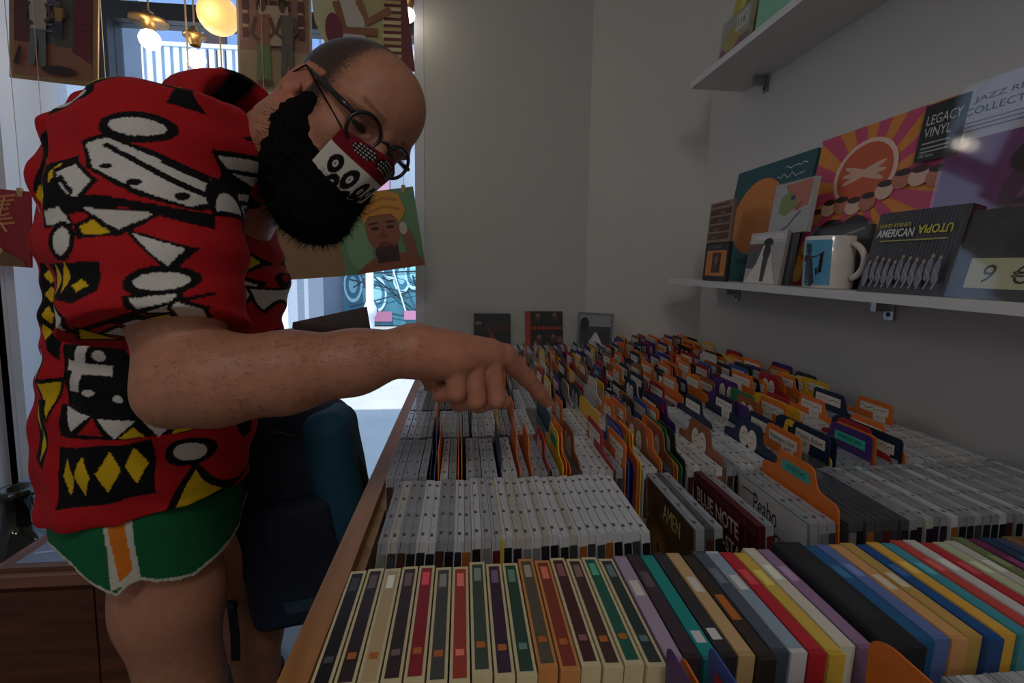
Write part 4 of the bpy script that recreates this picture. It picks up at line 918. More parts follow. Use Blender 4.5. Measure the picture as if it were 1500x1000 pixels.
sleeve_print = [('p', [(100, 250), (150, 235), (160, 330), (120, 330)], BLK)] + E_(211, 190, 31, 14) + D_(126, 262, 8, 16) + D_(112, 294, 8, 15) + T_([(156, 220), (185, 211), (238, 234), (292, 258), (314, 290), (296, 306), (240, 286), (180, 256)], WHT, 6) \
 + [('l', [(185, 222), (300, 285)], 7, BLK), ('l', [(250, 240), (312, 272)], 6, BLK), ('e', 195, 254, 7, 4, BLK), ('e', 235, 276, 9, 5, BLK), ('e', 286, 292, 6, 6, BLK)] \
 + T_([(286, 214), (322, 202), (328, 300), (312, 308), (300, 262)], WHT, 6) + [('l', [(292, 232), (326, 222)], 6, BLK), ('l', [(298, 262), (328, 250)], 6, BLK)] \
 + T_([(130, 262), (150, 250), (188, 276), (172, 302), (150, 286)], WHT, 6) + [('l', [(140, 270), (165, 292)], 6, BLK), ('p', [(126, 302), (200, 295), (312, 314), (318, 336), (230, 311), (136, 326)], BLK)] \
 + T_([(120, 316), (150, 312), (168, 334), (128, 336)], WHT, 4) + E_(156, 357, 13, 18, 8) + T_([(180, 337), (204, 325), (222, 346), (186, 349)], YEL, 6) + T_([(182, 313), (264, 318), (226, 341)], WHT, 7) + T_([(240, 345), (304, 366), (286, 390)], WHT, 8) + E_(282, 409, 28, 12, 9) \
 + [('p', [(118, 386), (216, 383), (220, 420), (190, 436), (126, 430)], BLK)] + D_(138, 408, 10, 22) + D_(160, 404, 9, 22) + D_(190, 414, 14, 8) + T_([(145, 440), (170, 456), (150, 476)], WHT, 6) + T_([(256, 430), (300, 426), (306, 452), (266, 450)], WHT, 6) \
 + [('l', [(150, 480), (330, 428)], 5, BLK)] + T_([(216, 468), (250, 458), (262, 482), (226, 494)], WHT, 5) + T_([(246, 462), (280, 455), (266, 484)], YEL, 5) + T_([(284, 462), (302, 436), (324, 448), (306, 470)], WHT, 5) + T_([(140, 492), (166, 474), (170, 496)], YEL, 5) + T_([(176, 484), (204, 474), (198, 500)], WHT, 5)
def sec_px(y, x0, x1, Yc, b):
    c0, c1 = N(x0, y, Yc), N(x1, y, Yc); return ((c0[2]+c1[2])/2, (c0[0]+c1[0])/2, Yc, (c1[0]-c0[0])/2, b)
SEC = [sec_px(*q) for q in ((790, 125, 345, .815, .155), (740, 108, 348, .815, .157), (690, 96, 352, .815, .157), (640, 94, 362, .815, .157), (560, 98, 384, .812, .158), (480, 104, 405, .81, .158), (400, 110, 418, .81, .168), (330, 118, 385, .81, .180), (270, 130, 358, .81, .188), (225, 144, 342, .81, .182), (190, 166, 334, .81, .16), (165, 194, 328, .81, .13), (148, 230, 330, .81, .08), (141, 268, 318, .81, .03))]
CUFF, SLV = N(236, 470, .553), N(228, 240, .622)
def shirt_sdf(torso=True):
    g = SDF((-.80, .44, .74), (-.18, 1.16, 1.53), .0034)
    g.slices(SEC, .0)
    t = g.f.copy()
    g.chain([SLV+np.array((.03, .07, .015)), SLV, N(222, 340, .578), CUFF+(CUFF-SLV)*.12], [.082, .088, .084, .084], .03)
    g.chain([N(305, 262, .95), N(330, 340, 1.0), N(322, 440, 1.03)], [.085, .085, .082], .03)
    X, Y_, Z = g.grid(); ax = (CUFF-SLV)/np.linalg.norm(CUFF-SLV)
    # folds: diagonal ripples, stronger on the sleeve and the belly
    w1 = np.sin(70*(Z+.45*X)+3*np.sin(14*X)+9*Y_) ; w2 = np.sin(48*(Z-.8*X)+2.2*np.sin(17*Z)+6*Y_); w3 = np.sin(110*(X+.25*Z)+4*np.sin(9*Z))
    g.f += (.0040*w1*w2 + .0024*w2 + .0018*w3).astype(np.float32)
    cut = ((X-CUFF[0])*ax[0] + (Y_-CUFF[1])*ax[1] + (Z-CUFF[2])*ax[2]) - .012
    near = np.sqrt((X-CUFF[0])**2 + (Y_-CUFF[1])**2 + (Z-CUFF[2])**2) < .135
    arm_side = near & (Y_ < .655)
    g.f = np.where(arm_side, np.maximum(g.f, cut), g.f)
    hem = N(200, 752, .70)[2] + .008*np.sin((X+.5)*9) - .16*np.maximum(Y_-.69, 0)
    g.f = np.maximum(g.f, hem - Z)
    # neck opening
    a, b = N(440, 215, .74), N(345, 262, .80); g.cone(a, b, .085, .066, 0, 'cut'); g.cone(N(420, 290, .76), N(385, 420, .735), .045, .010, 0, 'cut')
    return g
def refine(v, f):
    n = len(v); e = np.sort(np.concatenate([f[:, [i, (i+1) % 4]] for i in range(4)]), 1); ue, inv = np.unique(e, axis=0, return_inverse=True); inv = inv.reshape(4, -1).T + n
    m = v[ue].mean(1); c = v[f].mean(1); ci = np.arange(len(f)) + n + len(ue)
    q = np.concatenate([np.stack([f[:, i], inv[:, i], ci, inv[:, i-1]], 1) for i in range(4)]); return np.concatenate([v, m, c]), q
g = shirt_sdf(); sv, sf = refine(*g.mesh())
dA = (sv-SLV) @ ((CUFF-SLV)/np.linalg.norm(CUFF-SLV)); L_ = np.linalg.norm(CUFF-SLV)
ctr = SLV + np.clip(dA/L_, 0, 1)[:, None]*(CUFF-SLV); on_sl = (np.linalg.norm(sv-ctr, axis=1) < .112) & (sv[:, 1] < .665) & (dA > -.02)
pc = np.where(on_sl[:, None], paint(ortho(sv, .545), sleeve_print, RED), paint(ortho(sv, .685), torso_print, RED))
shirt = adopt(np_mesh('shirt', [(sv, sf)], attr_mat('printed_cotton', .85, .2, noise=.06, scale=300, bump=.15), pc)); shirt['label'] = 'red shirt with black, white and yellow geometric print'
# collar: a folded band around the neck
cb = MB(); c_ax = V(N(450, 205, .73)-N(345, 262, .80)).normalized(); cc = V(N(362, 222, .775)); c1 = V((0, 1, 0)); c1 = (c1-c_ax*c1.dot(c_ax)).normalized(); c2 = c_ax.cross(c1)
n_ = 40; rows = [(.074, -.030), (.078, .010), (.082, .030), (.088, .026), (.098, .000), (.104, -.026)]; vs = []
for r_, t_ in rows:
    for i in range(n_):
        a_ = math.radians(-150 + 300*i/(n_-1)) + math.pi/2
        lift = 1 + .12*math.cos(a_*1.0-math.pi/2); vs.append(cc + c_ax*(t_*1.05) + (c1*math.cos(a_)*1.0 + c2*math.sin(a_)*1.12)*r_*lift)
fs = [(j*n_+i, j*n_+i+1, (j+1)*n_+i+1, (j+1)*n_+i) for j in range(len(rows)-1) for i in range(n_-1)]
me = bpy.data.meshes.new('collar'); me.from_pydata(vs, [], fs); me.materials.append(attr_mat('collar_cotton', .85, .2)); a = me.color_attributes.new('col', 'FLOAT_COLOR', 'POINT')
for i, v_ in enumerate(vs):
    k = (i % n_); c = lin(BLK) if k % 13 in (4, 5, 6, 7) else lin(RED)
    a.data[i].color = (*c, 1)
for p_ in me.polygons: p_.use_smooth = True
col_o = adopt(link('collar', me)); sm = col_o.modifiers.new('thick', 'SOLIDIFY'); sm.thickness = .002
# ---- shorts
g = SDF((-.78, .55, .52), (-.20, 1.15, .95), .0036)
g.slices([sec_px(*q) for q in ((690, 122, 330, .82, .135), (760, 118, 338, .82, .145), (830, 120, 338, .82, .150))], 0)
g.chain([RH+np.array((-.02, -.01, 0)), RH+(RK-RH)*.62+np.array((-.015, 0, 0))], [.098, .098], .03); g.chain([LH, LH+(LK-LH)*.62], [.098, .098], .03)
X, Y_, Z = g.grid(); g.f += (.0022*np.sin(60*(X+.3*Z))*np.sin(25*Z+8*Y_)).astype(np.float32)
g.f = np.maximum(g.f, -(g.f+.007))
hx = [N(q, 800, .66)[0] for q in (60, 95, 125, 160, 172, 186, 205, 240, 290, 335, 420)]; hz = [N(200, q, .70)[2] for q in (790, 806, 830, 853, 842, 838, 850, 863, 850, 818, 800)]
hz_ = np.interp(X.ravel(), hx, hz).reshape(X.shape); g.f = np.maximum(g.f, hz_ - Z); g.f = np.maximum(g.f, Z-.93)
v_, f_ = refine(*g.mesh()); q = ortho(v_, .66); hv = np.interp(v_[:, 0], hx, hz)
gr, og, wh = (20, 96, 60), (214, 118, 28), (196, 196, 184)
c = paint(q, [('p', [(126, 690), (168, 690), (192, 860), (158, 870), (150, 800)], wh), ('p', [(132, 690), (160, 690), (183, 845), (168, 860), (156, 800)], og)], gr); c[(v_[:, 2]-hv) < .0075] = lin(wh)
adopt(np_mesh('shorts', [(v_, f_)], attr_mat('shorts_cotton', .8, .25, noise=.06, scale=200, bump=.1), c))['label'] = 'green running shorts with white trim and orange side panel'
# ---- socks and shoes
for an in (RA, LA):
    g = SDF(an-.14, an+np.array((.30, .12, .26)), .004)
    g.chain([an+np.array((0, 0, .165)), an+np.array((0, 0, .05)), an, an+np.array((.06, 0, -.045))], [.0475, .043, .042, .040], .01)
    X, Y_, Z = g.grid(); g.f = np.maximum(g.f, Z-(an[2]+.165)); g.f += (.0008*np.sin(900*Z)).astype(np.float32)*(Z > an[2]+.13)
    adopt(np_mesh('sock', [g.mesh()], mat((26, 28, 36), .9, noise=.1, scale=200)))
    g = SDF(an-.15, an+np.array((.34, .13, .05)), .004)
    g.chain([an+np.array((-.03, 0, -.035)), an+np.array((.06, 0, -.045)), an+np.array((.20, 0, -.062))], [.046, .045, .036], .02); X, Y_, Z = g.grid(); g.f = np.maximum(g.f, .003-Z)
    so_ = adopt(np_mesh('shoe', [g.mesh()], mat((22, 22, 26), .6, noise=.1)))
# ---- beard: dense mass and loose strands
g = SDF(HC-np.array((.20, .20, .26)), HC+np.array((.15, .15, .08)), .0028)
for f, l, u, r in ((.055, 0, -.105, (.060, .066, .054)), (.076, 0, -.134, (.052, .056, .044)), (.022, -.060, -.070, (.042, .030, .044)), (.022, .060, -.070, (.042, .030, .044)), (.022, -.066, -.040, (.015, .014, .036)), (.022, .066, -.040, (.015, .014, .036)), (.034, -.046, -.102, (.046, .036, .046)), (.034, .046, -.098, (.038, .032, .040)), (.024, -.064, -.042, (.012, .013, .030)), (.024, .064, -.042, (.012, .013, .030))): g.ell(hp(f, l, u), r, HB, .02)
X, Y_, Z = g.grid(); g.f += (.0035*np.sin(150*X+60*Z)*np.sin(170*Y_+40*Z)*np.sin(160*Z+50*X) + .002*np.sin(420*X)*np.sin(390*Z)*np.sin(400*Y_)).astype(np.float32)
bv, bf = g.mesh(); bm_ = mat((14, 12, 12), .9, spec=.15, noise=.3, scale=400, bump=.6, key='beard_hair'); beard = adopt(np_mesh('beard', [(bv, bf)], bm_))
nm = np.zeros_like(bv); e1, e2 = bv[bf[:, 1]]-bv[bf[:, 0]], bv[bf[:, 3]]-bv[bf[:, 0]]; fn = np.cross(e1, e2); np.add.at(nm, bf.ravel(), np.repeat(fn, 4, 0)); nm /= np.linalg.norm(nm, axis=1)[:, None]+1e-9
_, _, bu = hloc(bv); cand = np.where(bu < -.055)[0]; pick = rng.choice(cand, 5200); mb = []; mf = []
dn = -hU*.7 + hF*.1
for i, k in enumerate(pick):
    p0 = bv[k] - nm[k]*.002; d = nm[k]*.8 + dn*.6 + rng.normal(0, .35, 3); d /= np.linalg.norm(d); L_ = rng.uniform(.006, .019); sd_ = np.cross(d, rng.normal(0, 1, 3)); sd_ /= np.linalg.norm(sd_)
    p1 = p0 + d*L_*.55; p2 = p0 + d*L_ + rng.normal(0, .0035, 3); w_ = .00032; o = len(mb); mb += [p0-sd_*w_, p0+sd_*w_, p1-sd_*w_*.8, p1+sd_*w_*.8, p2]; mf += [(o, o+1, o+3, o+2), (o+2, o+3, o+4)]
me = bpy.data.meshes.new('beard_strands'); me.from_pydata([tuple(q) for q in mb], [], mf); me.materials.append(bm_); so_ = link('beard_strands', me); so_.parent = beard; so_['kind'] = 'stuff'
# ---- glasses
blk = mat((24, 26, 30), .25, coat=.3); gl_o = adopt(empty('glasses')); gl_o.location = (0, 0, 0)
def gl_add(n, mb_, smooth=True): return mb_.build(n, gl_o, smooth)
for s in (-1, 1):
    c_ = hp(.1035, s*.0345, -.006); wr = hL*math.cos(.12)-hF*s*math.sin(.12)
    ring = [V(c_ + wr*(.0248*math.cos(t)) + hU*(.0228*math.sin(t))) for t in [2*math.pi*i/36 for i in range(37)]]
    gl_add('rim', MB().tube(ring, .0026, blk, 8, False))
    gl_add('lens', MB().add([V(c_ + wr*(.0235*math.cos(2*math.pi*i/30)) + hU*(.0215*math.sin(2*math.pi*i/30))) for i in range(30)], [tuple(range(30))], LENS if s > -2 and 'LENS' in globals() else globals().setdefault('LENS', glass('lens_glass', (.9, .9, .92), .07))), False)
    hg = c_ + wr*s*.0265 + hU*.008
    gl_add('temple', MB().tube([V(hg), V(hp(.078, s*.071, .004)), V(hp(.03, s*.079, .010)), V(hp(-.012, s*.083, .014)), V(hp(-.020, s*.083, -.002))], [.0034, .0040, .0032, .0022, .002], blk, 8))
gl_add('bridge', MB().tube([V(hp(.1045, -.0105, .000)), V(hp(.112, 0, .005)), V(hp(.1045, .0105, .000))], .0024, blk, 8))
# ---- mask
nt_, nv = 130, 76; vs = []; cols = []
def mask_pt(a_, v):
    k = (v+.022)/-.10                          # 0 top .. 1 bottom
    a0 = (.127 - .022*k - .020*max(0, k-.6)/.4); b0 = .080 - .010*k; ridge = .010*math.exp(-(a_/.28)**2)*(1-.6*k)
    return hp((a0+ridge)*math.cos(a_) - .002 + .004*abs(math.sin(a_*1)), b0*math.sin(a_), v)
for j in range(nv+1):
    for i in range(nt_+1):
        a_ = math.radians(-43 + 86*i/nt_); t = j/nv; ctr_ = 1-abs(i/nt_*2-1); top = -.022 + .012*ctr_; bot = -.088 - .040*ctr_**.7
        v = top + (bot-top)*t; vs.append(mask_pt(a_, v)); 
        U_, V_ = i/nt_*2-1, t; c = lin((206, 202, 194))
        if t < .30: c = lin((112, 18, 34))
        for cx in (-.45, .05, .5):
            if ((U_-cx)/.24)**2 + ((t-.11)/.085)**2 < 1: c = lin((24, 20, 24))
            if ((U_-cx)/.24)**2 + ((t-.11)/.085)**2 < .85 and (int((U_+2)*30) % 2 == 0 and int(t*50) % 2 == 0): c = lin((220, 216, 210))
        cols.append(c)
for k_, (cx, cy) in enumerate(((-.66, .50), (-.26, .50), (.14, .52), (.54, .52), (-.46, .72), (-.06, .74), (.34, .74), (-.26, .90), (.14, .92))):
    for n0, (j, i) in enumerate([(j, i) for j in range(nv+1) for i in range(nt_+1)]):
        d = math.hypot((i/nt_*2-1-cx)*1.15, (j/nv-cy)*1.1)
        if .060 < d < .165 or d < .020: cols[n0] = lin((20, 18, 20))
fs = [(j*(nt_+1)+i, (j+1)*(nt_+1)+i, (j+1)*(nt_+1)+i+1, j*(nt_+1)+i+1) for j in range(nv) for i in range(nt_)]
me = bpy.data.meshes.new('face_mask'); me.from_pydata([tuple(q) for q in vs], [], fs); me.materials.append(attr_mat('mask_cotton', .85, .2)); a = me.color_attributes.new('col', 'FLOAT_COLOR', 'POINT')
a.data.foreach_set('color', np.array([(*c, 1) for c in cols], np.float32).ravel()); me.polygons.foreach_set('use_smooth', [True]*len(fs))
mk = adopt(link('face_mask', me)); mk.modifiers.new('thick', 'SOLIDIFY').thickness = .0015; mk['label'] = 'dark red and white face mask with black curls'
for s in (-1, 1):
    e = hp(-.004, s*.088, -.014); top, bot = mask_pt(s*math.radians(43), -.022), mask_pt(s*math.radians(43), -.088)
    o = MB().tube([V(top), V(hp(.02, s*.084, .006)), V(e+hU*.028), V(e-hF*.022), V(e-hU*.034), V(bot)], .0011, mat((18, 17, 18), .95, spec=.05), 6).build('strap'); o.parent = mk
# ---------------------------------------------------------------- held record, backpack
rc0 = N(428, 480, 1.08); rv = [N(428, 480, 1.06), N(537, 457, 1.06), N(543, 494, 1.0), N(440, 520, 1.0)]
hr = MB().prism([V(q) for q in rv], V((0, .004, .012)), mat((58, 34, 38), .5, noise=.1)).build('record_sleeve'); tag(hr, 'dark maroon record sleeve held under the man\'s far arm', 'record')
bpk = empty('backpack', N(440, 912, 1.0)); BO = np.array(bpk.location); bc = N(452, 745, 1.02); bB = [np.array((.985, 0, .17)), np.array((0, 1, 0)), np.array((-.17, 0, .985))]
navy, teal = mat((20, 30, 52), .75, noise=.15, scale=120, bump=.2, key='pack_nylon'), mat((16, 76, 100), .7, noise=.12, scale=120, bump=.2, key='pack_nylon_teal')
def bp_part(n, fn, m_, res=.004):
    g = SDF(bc-np.array((.24, .2, .34)), bc+np.array((.24, .2, .34)), res); fn(g); X, Y_, Z = g.grid(); g.f += (.0016*np.sin(55*X+20*Z)*np.sin(45*Z+12*Y_)).astype(np.float32); v_, f_ = g.mesh(); return np_mesh(n, [(v_-BO, f_)], m_, None, bpk)
bl_ = lambda x, y, z: bc + bB[0]*x + bB[1]*y + bB[2]*z
bp_part('main_compartment', lambda g: g.rbox(bl_(0, .02, 0), (.122, .085, .235), bB, .07), navy)
bp_part('front_pocket', lambda g: g.rbox(bl_(-.02, -.060, -.075), (.105, .035, .135), bB, .03), navy)
bp_part('side_panel', lambda g: g.rbox(bl_(.085, -.015, .07), (.050, .070, .150), bB, .045), teal)
lab = MB(); lab.prism([V(bl_(x, -.0975, z)-BO) for x, z in ((-.045, -.165), (.025, -.165), (.025, -.140), (-.045, -.140))], V((0, -.0015, 0)), mat((40, 66, 84), .6)).build('logo_patch', bpk)
MB().tube([V(bl_(x, -.068, z)-BO) for x, z in ((-.11, .10), (-.06, .175), (.0, .20), (.06, .175), (.10, .10))], .004, mat((14, 15, 18), .4), 6).build('zipper', bpk)
MB().tube([V(bl_(x, y, z)-BO) for x, y, z in ((.03, -.02, .225), (.10, -.03, .19), (.137, -.03, .08), (.140, -.02, -.06), (.11, -.02, -.20))], .007, mat((16, 18, 22), .5), 8).build('piping', bpk)
st = [V(q)-V(BO) for q in (bl_(-.06, .03, .22), N(380, 560, 1.04), N(330, 480, 1.06), N(300, 440, 1.07))]
def ribbon(pts, wv, m_, n):
    mb_ = MB(); w_ = V(wv); vs = []
    for p in pts: vs += [p-w_, p+w_, p+w_+V((0, .003, 0)), p-w_+V((0, .003, 0))]
    fs = []
    for i in range(len(pts)-1):
        for k in range(4): fs.append((4*i+k, 4*i+(k+1) % 4, 4*i+4+(k+1) % 4, 4*i+4+k))
    mb_.add(vs, fs + [(0, 1, 2, 3), tuple(4*(len(pts)-1)+k for k in (3, 2, 1, 0))], m_).build(n, bpk)
ribbon(st, (.022, 0, 0), navy, 'shoulder_strap')
ribbon([V(N(338, 880, .94))-V(BO), V(N(344, 930, .93))-V(BO), V(N(345, 968, .93))-V(BO)], (.0085, 0, 0), mat((16, 20, 28), .6), 'webbing_strap')
MB().tube([V(N(332, 884, .945))-V(BO), V(N(345, 888, .94))-V(BO)], .007, mat((14, 14, 16), .4), 8).build('strap_buckle', bpk)
tag(bpk, 'navy and teal backpack hanging in front of the man', 'backpack')
# ---------------------------------------------------------------- sleeves hung in front of the window
kraft = (156, 122, 84)
def hung(name, label, quad, Y, border, base, draw, tilt_y=.0, cords=True, film_=False, inset=.06, cat_='record', hs=1.0):
    """quad: px of lower-left, lower-right and the tilt; square sleeve hung on strings"""
    (x0, y0), (x1, y1) = quad; a, b = V(P(x0, y0, Y)), V(P(x1, y1, Y+tilt_y)); u = (b-a); w_ = u.length; u = u/w_
    n = u.cross(V((0, 0, 1))).normalized(); v = n.cross(u).normalized()*1.0
    if v.z < 0: v = -v
    n = u.cross(v)
    o = MB().prism([a, a+u*w_, a+u*w_+v*w_*hs, a+v*w_*hs], -n*.005, mat(border, .6, noise=.06)).build(name)
    if draw:
        ar = Art(a+u*w_*inset+v*w_*inset, u, v, w_*(1-2*inset), w_*(hs-2*inset), .0006, .0003); ar.rect(0, 0, 1, 1, base); draw(ar); ar.build('cover_print', o)
    for f in (.12, .88):
        p = a+u*w_*f+v*w_*hs; m = MB().tube([p-n*.002, V((p.x, p.y, CEIL-.002))], .0011, mat((196, 190, 176), .8), 5)
        m.build('hanging_string', o); MB().box(p-V((.006, .006, .018)), p+V((.006, .004, .008)), mat((190, 160, 110), .6)).build('clip', o)
    tag(o, label, cat_); return o
def figure(a, x, y, s, top, legs, skin=(120, 80, 60), lean=0):
    a.ell(x+lean*s, y+.92*s, .075*s, .09*s, (34, 26, 24)); a.ell(x+lean*s, y+.88*s, .06*s, .075*s, skin)
    a.poly([(x-.13*s, y+.78*s), (x+.13*s, y+.78*s), (x+.11*s, y+.42*s), (x-.10*s, y+.42*s)], top); a.line([(x-.12*s, y+.74*s), (x-.20*s, y+.55*s), (x-.06*s, y+.48*s)], .06*s, skin); a.line([(x+.12*s, y+.74*s), (x+.19*s, y+.58*s), (x+.10*s, y+.52*s)], .06*s, skin)
    a.poly([(x-.10*s, y+.43*s), (x+.11*s, y+.43*s), (x+.12*s, y), (x+.03*s, y), (x+.01*s, y+.34*s), (x-.05*s, y), (x-.13*s, y)], legs)
def dA_(a):
    a.rect(0, .35, 1, 1, (88, 92, 104)); a.rect(0, 0, 1, .36, (150, 96, 66)); a.rect(0, .35, .20, 1, (98, 48, 50)); a.poly([(.74, .30), (1, .18), (1, 1), (.78, 1)], (112, 42, 44)); a.rect(.52, .34, .76, 1, (84, 84, 74))
    for i in range(9): a.rect(.0, .40+.07*i, .19, .405+.07*i, (70, 36, 38)); a.rect(.80, .40+.07*i, 1, .405+.07*i, (84, 34, 36))
    for i in range(5): a.rect(.30, .48+.07*i, .5, .50+.07*i, (120, 126, 140))
    figure(a, .33, .10, .92, (176, 164, 150), (104, 112, 110), (84, 58, 48)); a.ell(.60, .07, .22, .05, (54, 38, 34)); a.poly([(.02, .10), (.10, .30), (.13, .28), (.08, .08)], (40, 28, 26)); figure(a, .60, .42, .42, (150, 120, 50), (60, 60, 66))
hung('record_sleeve', 'hung record sleeve showing a walking figure between red walls', ((14, 113), (143, 128)), 1.66, kraft, (100, 84, 78), dA_, hs=1.2)
def dB_(a):
    a.rect(0, .38, 1, 1, (156, 112, 96)); a.rect(0, 0, 1, .38, (176, 150, 112))
    for i in range(5):
        for j in range(4):
            if 1 <= i <= 2 and j < 2: continue
            a.rect(.05+.20*i, .50+.13*j, .14+.20*i, .59+.13*j, (96, 58, 54)); a.rect(.06+.20*i, .60+.13*j, .13+.20*i, .62+.13*j, (196, 160, 130))
    a.rect(.3, .42, .72, .80, (190, 168, 140)); figure(a, .36, .06, .84, (156, 104, 76), (116, 140, 80), (110, 74, 56)); figure(a, .70, .12, .76, (110, 96, 84), (100, 94, 92), (96, 68, 54), -.08); a.ell(.38, .06, .12, .03, (110, 84, 64))
hung('record_sleeve', 'hung record sleeve showing two boys standing before a pink building', ((350, 133), (458, 139)), 1.66, (188, 176, 150), (176, 140, 110), dB_, inset=.03, hs=1.45)
def dC_(a):
    a.rect(0, 0, 1, 1, (190, 184, 120)); a.ell(.2, .6, .3, .4, (206, 200, 150)); a.poly([(.62, 0), (1, 0), (1, 1), (.80, 1)], (120, 40, 48))
    for i in range(16): a.poly([(.60+.012*i, .02+.06*i), (.84+.008*i, .0+.06*i), (.85+.008*i, .035+.06*i), (.61+.012*i, .05+.06*i)], (222, 206, 150) if i % 2 else (196, 170, 110))
    a.poly([(.10, .30), (.46, .26), (.50, .72), (.20, .76)], (206, 196, 180)); a.ell(.32, .90, .10, .12, (60, 40, 34)); a.line([(.44, .66), (.52, .46), (.80, .56)], .09, (156, 100, 66)); a.line([(.18, .66), (.24, .40), (.62, .36)], .09, (146, 92, 60)); a.ell(.12, .4, .10, .16, (120, 44, 54))
hung('record_sleeve', 'hung record sleeve showing a figure in white playing a keyboard', ((484, 112), (608, 104)), 1.60, (200, 190, 140), (190, 184, 120), dC_, inset=.0, hs=1.25)
def dD_(a):
    a.rect(0, 0, 1, 1, (106, 150, 104)); a.ell(.22, .35, .16, .3, (128, 168, 120)); a.poly([(.12, 0), (.28, .12), (.46, .20), (.75, .20), (.98, .10), (1, 0)], (150, 88, 58)); a.rect(.42, .10, .70, .34, (70, 44, 36))
    a.ell(.54, .50, .21, .27, (150, 92, 62)); a.ell(.55, .23, .15, .10, (64, 40, 34)); a.ell(.54, .33, .075, .03, (120, 54, 48)); a.ell(.45, .54, .05, .022, (40, 28, 26)); a.ell(.64, .54, .05, .022, (40, 28, 26)); a.line([(.38, .60), (.50, .61)], .02, (36, 26, 24)); a.line([(.59, .61), (.71, .60)], .02, (36, 26, 24)); a.poly([(.54, .54), (.60, .41), (.49, .41)], (130, 76, 52))
    a.poly([(.32, .60), (.40, .70), (.68, .70), (.77, .58), (.86, .72), (.80, .94), (.62, 1.0), (.42, .96), (.30, .82)], (214, 150, 46)); a.line([(.34, .72), (.6, .80), (.80, .74)], .03, (180, 116, 34)); a.line([(.38, .84), (.6, .90), (.78, .86)], .03, (184, 120, 36)); a.line([(.88, .04), (.84, .40), (.76, .56)], .13, (146, 90, 62)); a.ell(.80, .50, .05, .08, (196, 190, 176))
hung('record_sleeve', 'hung record sleeve showing a person in a yellow turban on green', ((508, 404), (623, 388)), 1.62, (110, 120, 84), (106, 150, 104), dD_, inset=.0)
hung('cardboard_sleeve', 'plain brown cardboard sleeve hung beside the turban portrait', ((392, 412), (507, 404)), 1.64, kraft, kraft, None, cat_='cardboard')
def dF_(a):
    a.rect(0, 0, 1, 1, (156, 30, 40))
    for i in range(7): a.line([(.45+.03*i+.05*math.sin(i), .95-.06*i), (.62+.05*math.sin(2*i), .90-.06*i), (.78+.04*math.cos(i), .94-.06*i)], .03, (206, 130, 80))
    a.line([(.70, .9), (.62, .6), (.72, .45)], .03, (214, 150, 90)); a.poly([(.5, 0), (.95, 0), (.9, .10), (.65, .22)], (120, 84, 50)); a.ell(.6, .2, .07, .05, (196, 160, 110))
hung('record_sleeve', 'red record sleeve with golden scrolls hung beside the left wall', ((-76, 383), (46, 392)), 1.60, (150, 28, 38), (156, 30, 40), dF_, inset=.0)
hung('cardboard_sleeve', 'plain brown cardboard sleeve hung next to the red sleeve', ((57, 395), (182, 402)), 1.64, kraft, kraft, None, cat_='cardboard')
# ---------------------------------------------------------------- pendant lamps
brass = mat((150, 118, 72), .35, metal=.8, noise=.06, key='brass'); cordm = mat((176, 156, 126), .7)
def pendant(label, px, cap, bulb, r_bulb, Y, kind, power, tint=(1, .86, .66), cap_w=.055):
    x = P(px, cap, Y).x; zc = P(px, cap, Y).z; zb = P(px, bulb, Y).z; o = empty('pendant_lamp', (x, Y, zb)); z = zc-zb
    MB().tube([(0, 0, z+.01), (0, 0, CEIL-zb-.002)], .0028, cordm, 6).build('cord', o)
    MB().lathe([(.008, z+.030), (.014, z+.026), (.020, z+.012), (cap_w, z+.002), (cap_w*1.02, z-.006), (.022, z-.006), (.018, z-.028), (.016, z-.034)], brass, (0, 0, 0), 24).build('cap', o, True)
    if kind == 'amber': m_ = amber
    else: m_ = lamp_m
    n = 12; pr_ = [(max(.0005, r_bulb*math.sin(math.pi*i/n)), -r_bulb*math.cos(math.pi*i/n)) for i in range(n+1)]
    MB().lathe(pr_, m_, (0, 0, 0), 20).build('bulb' if kind == 'bulb' else 'globe', o, True)
    l = bpy.data.lights.new('bulb_light', 'POINT'); l.energy = power; l.color = tint; l.shadow_soft_size = r_bulb; lo = bpy.data.objects.new('bulb_light', l); COL.objects.link(lo); lo.parent = o; lo.location = (0, -r_bulb-.02, -.02)
    tag(o, label, 'lamp'); return o
lamp_m = mat((255, 240, 224), .4, emit=5.0, key='lit_bulb'); amber = mat((226, 176, 106), .3, emit=1.2, key='lit_amber_glass')
pendant('bare lit bulb hanging under a brass dish, higher one', 218, 30, 58, .032, 1.76, 'bulb', .5)
pendant('bare lit bulb hanging on a pale rod under a brass cone', 285, 52, 86, .031, 1.80, 'bulb', .5, cap_w=.035)
pendant('large amber glass globe lamp', 318, -18, 22, .062, 1.72, 'amber', .5)
pendant('lit bulb under a brass dish just above the man\'s back', 277, 124, 150, .030, 1.74, 'bulb', .4)
pendant('white globe lamp with brass cap beside the shirt collar', 325, 112, 134, .048, 1.84, 'globe', .4, cap_w=.036)
pendant('small lit globe lamp beside the window frame', 597, 2, 22, .026, 1.80, 'globe', .08, cap_w=.024)
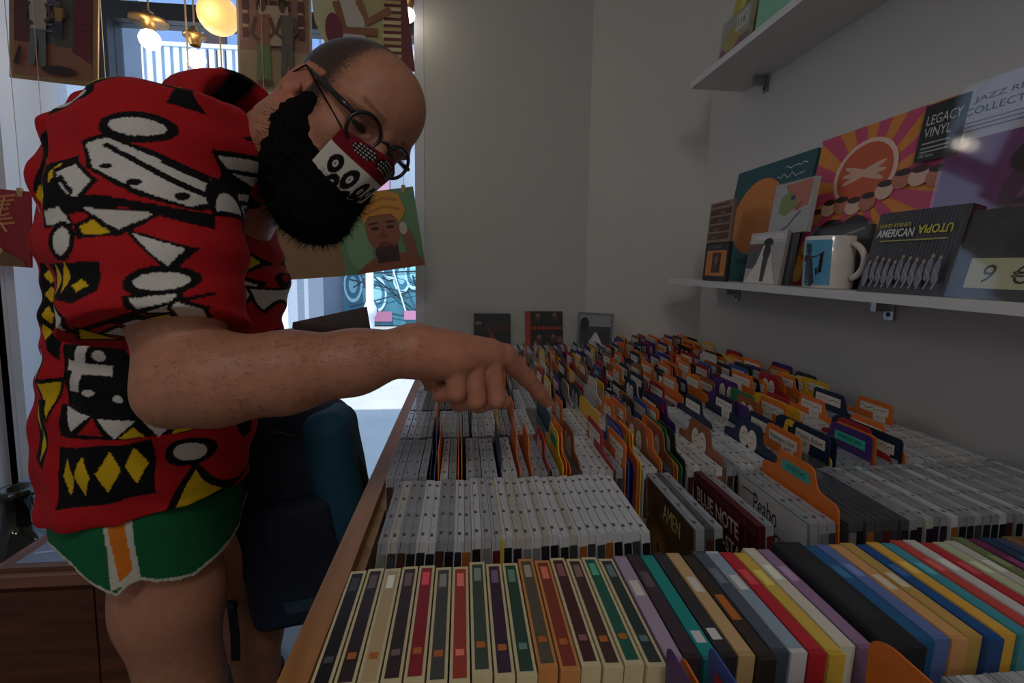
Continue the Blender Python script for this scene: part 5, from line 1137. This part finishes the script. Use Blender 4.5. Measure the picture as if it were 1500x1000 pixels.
# ---------------------------------------------------------------- low cabinet, framed print, demijohn, storage box
cw = wood('cabinet_wood', (74, 40, 24), (104, 60, 38), 0, .7); cwt = wood('cabinet_top_wood', (112, 72, 56), (140, 94, 74), 0, .7)
cab = empty('low_cabinet', (-.78, 1.22, 0))
def cbx(n, a, b, m_=cw, par=None): return MB().box(V(a)-V((-.78, 1.22, 0)), V(b)-V((-.78, 1.22, 0)), m_).build(n, par or cab)
cbx('body', (-.985, 1.015, .03), (-.575, 1.44, .525)); cbx('top', (-.995, 1.0, .525), (-.565, 1.45, .548), cwt); cbx('plinth', (-.965, 1.04, 0), (-.60, 1.42, .03), mat((40, 26, 20), .6))
dr = cbx('door', (-.975, 1.008, .05), (-.782, 1.015, .51)); cbx('knob', (-.806, .996, .28), (-.794, 1.008, .292), brass, dr)
dr = cbx('door', (-.778, 1.008, .05), (-.585, 1.015, .51)); cbx('knob', (-.766, .996, .28), (-.754, 1.008, .292), brass, dr)
tag(cab, 'dark reddish wooden low cabinet behind the man\'s legs', 'cabinet')
fp = MB().box((-.972, 1.02, .548), (-.60, 1.32, .556), mat((112, 78, 62), .5, noise=.08)).build('framed_print'); ar = Art((-.952, 1.035, .556), (1, 0, 0), (0, 1, 0), .332, .27, .0006)
ar.rect(0, 0, 1, 1, (120, 134, 156))
for i in range(26): ar.line([(random.random()*.8, random.random()), (random.random()*.3+.5, random.random())], .012+.02*random.random(), random.choice([(168, 182, 202), (96, 110, 134), (190, 202, 216), (136, 150, 172)]))
ar.build('picture', fp); tag(fp, 'blue-grey framed print lying on the low cabinet', 'framed print')
dx, dy = P(20, 700, 1.30).x, 1.30
cr = MB(); 
for z in (.0, .055): cr.box((dx-.15, dy-.15, z), (dx+.15, dy+.15, z+.035), tw2)
cr.box((dx-.15, dy-.15, .035), (dx-.12, dy-.12, .055), tw2).box((dx+.12, dy+.12, .035), (dx+.15, dy+.15, .055), tw2).box((dx-.15, dy+.12, .035), (dx-.12, dy+.15, .055), tw2).box((dx+.12, dy-.15, .035), (dx+.15, dy-.12, .055), tw2)
tag(cr.build('wooden_pallet'), 'small wooden pallet under the green glass demijohn', 'pallet')
dj = MB().lathe([(0, 0), (.13, 0), (.148, .012), (.155, .06), (.155, .22), (.148, .28), (.120, .335), (.075, .375), (.042, .40), (.034, .42), (.032, .485), (.040, .488), (.041, .508), (.033, .512), (.024, .508), (.024, .44), (0, .43)], mat((22, 34, 26), .08, noise=.1, coat=.6, trans=.25, key='green_glass'), (dx, dy, .09), 40)
tag(dj.build('demijohn', None, True), 'dark green glass demijohn beside the low cabinet', 'bottle')
bx_ = empty('storage_box', (-1.33, 1.60, 0)); bm2 = mat((92, 108, 140), .4, noise=.05)
MB().box((-.13, -.06, 0), (.17, .07, .44), bm2).build('tub', bx_); MB().box((-.14, -.07, .44), (.18, .08, .465), mat((120, 136, 166), .4)).build('lid', bx_); tag(bx_, 'blue-grey plastic storage box behind the demijohn', 'box')
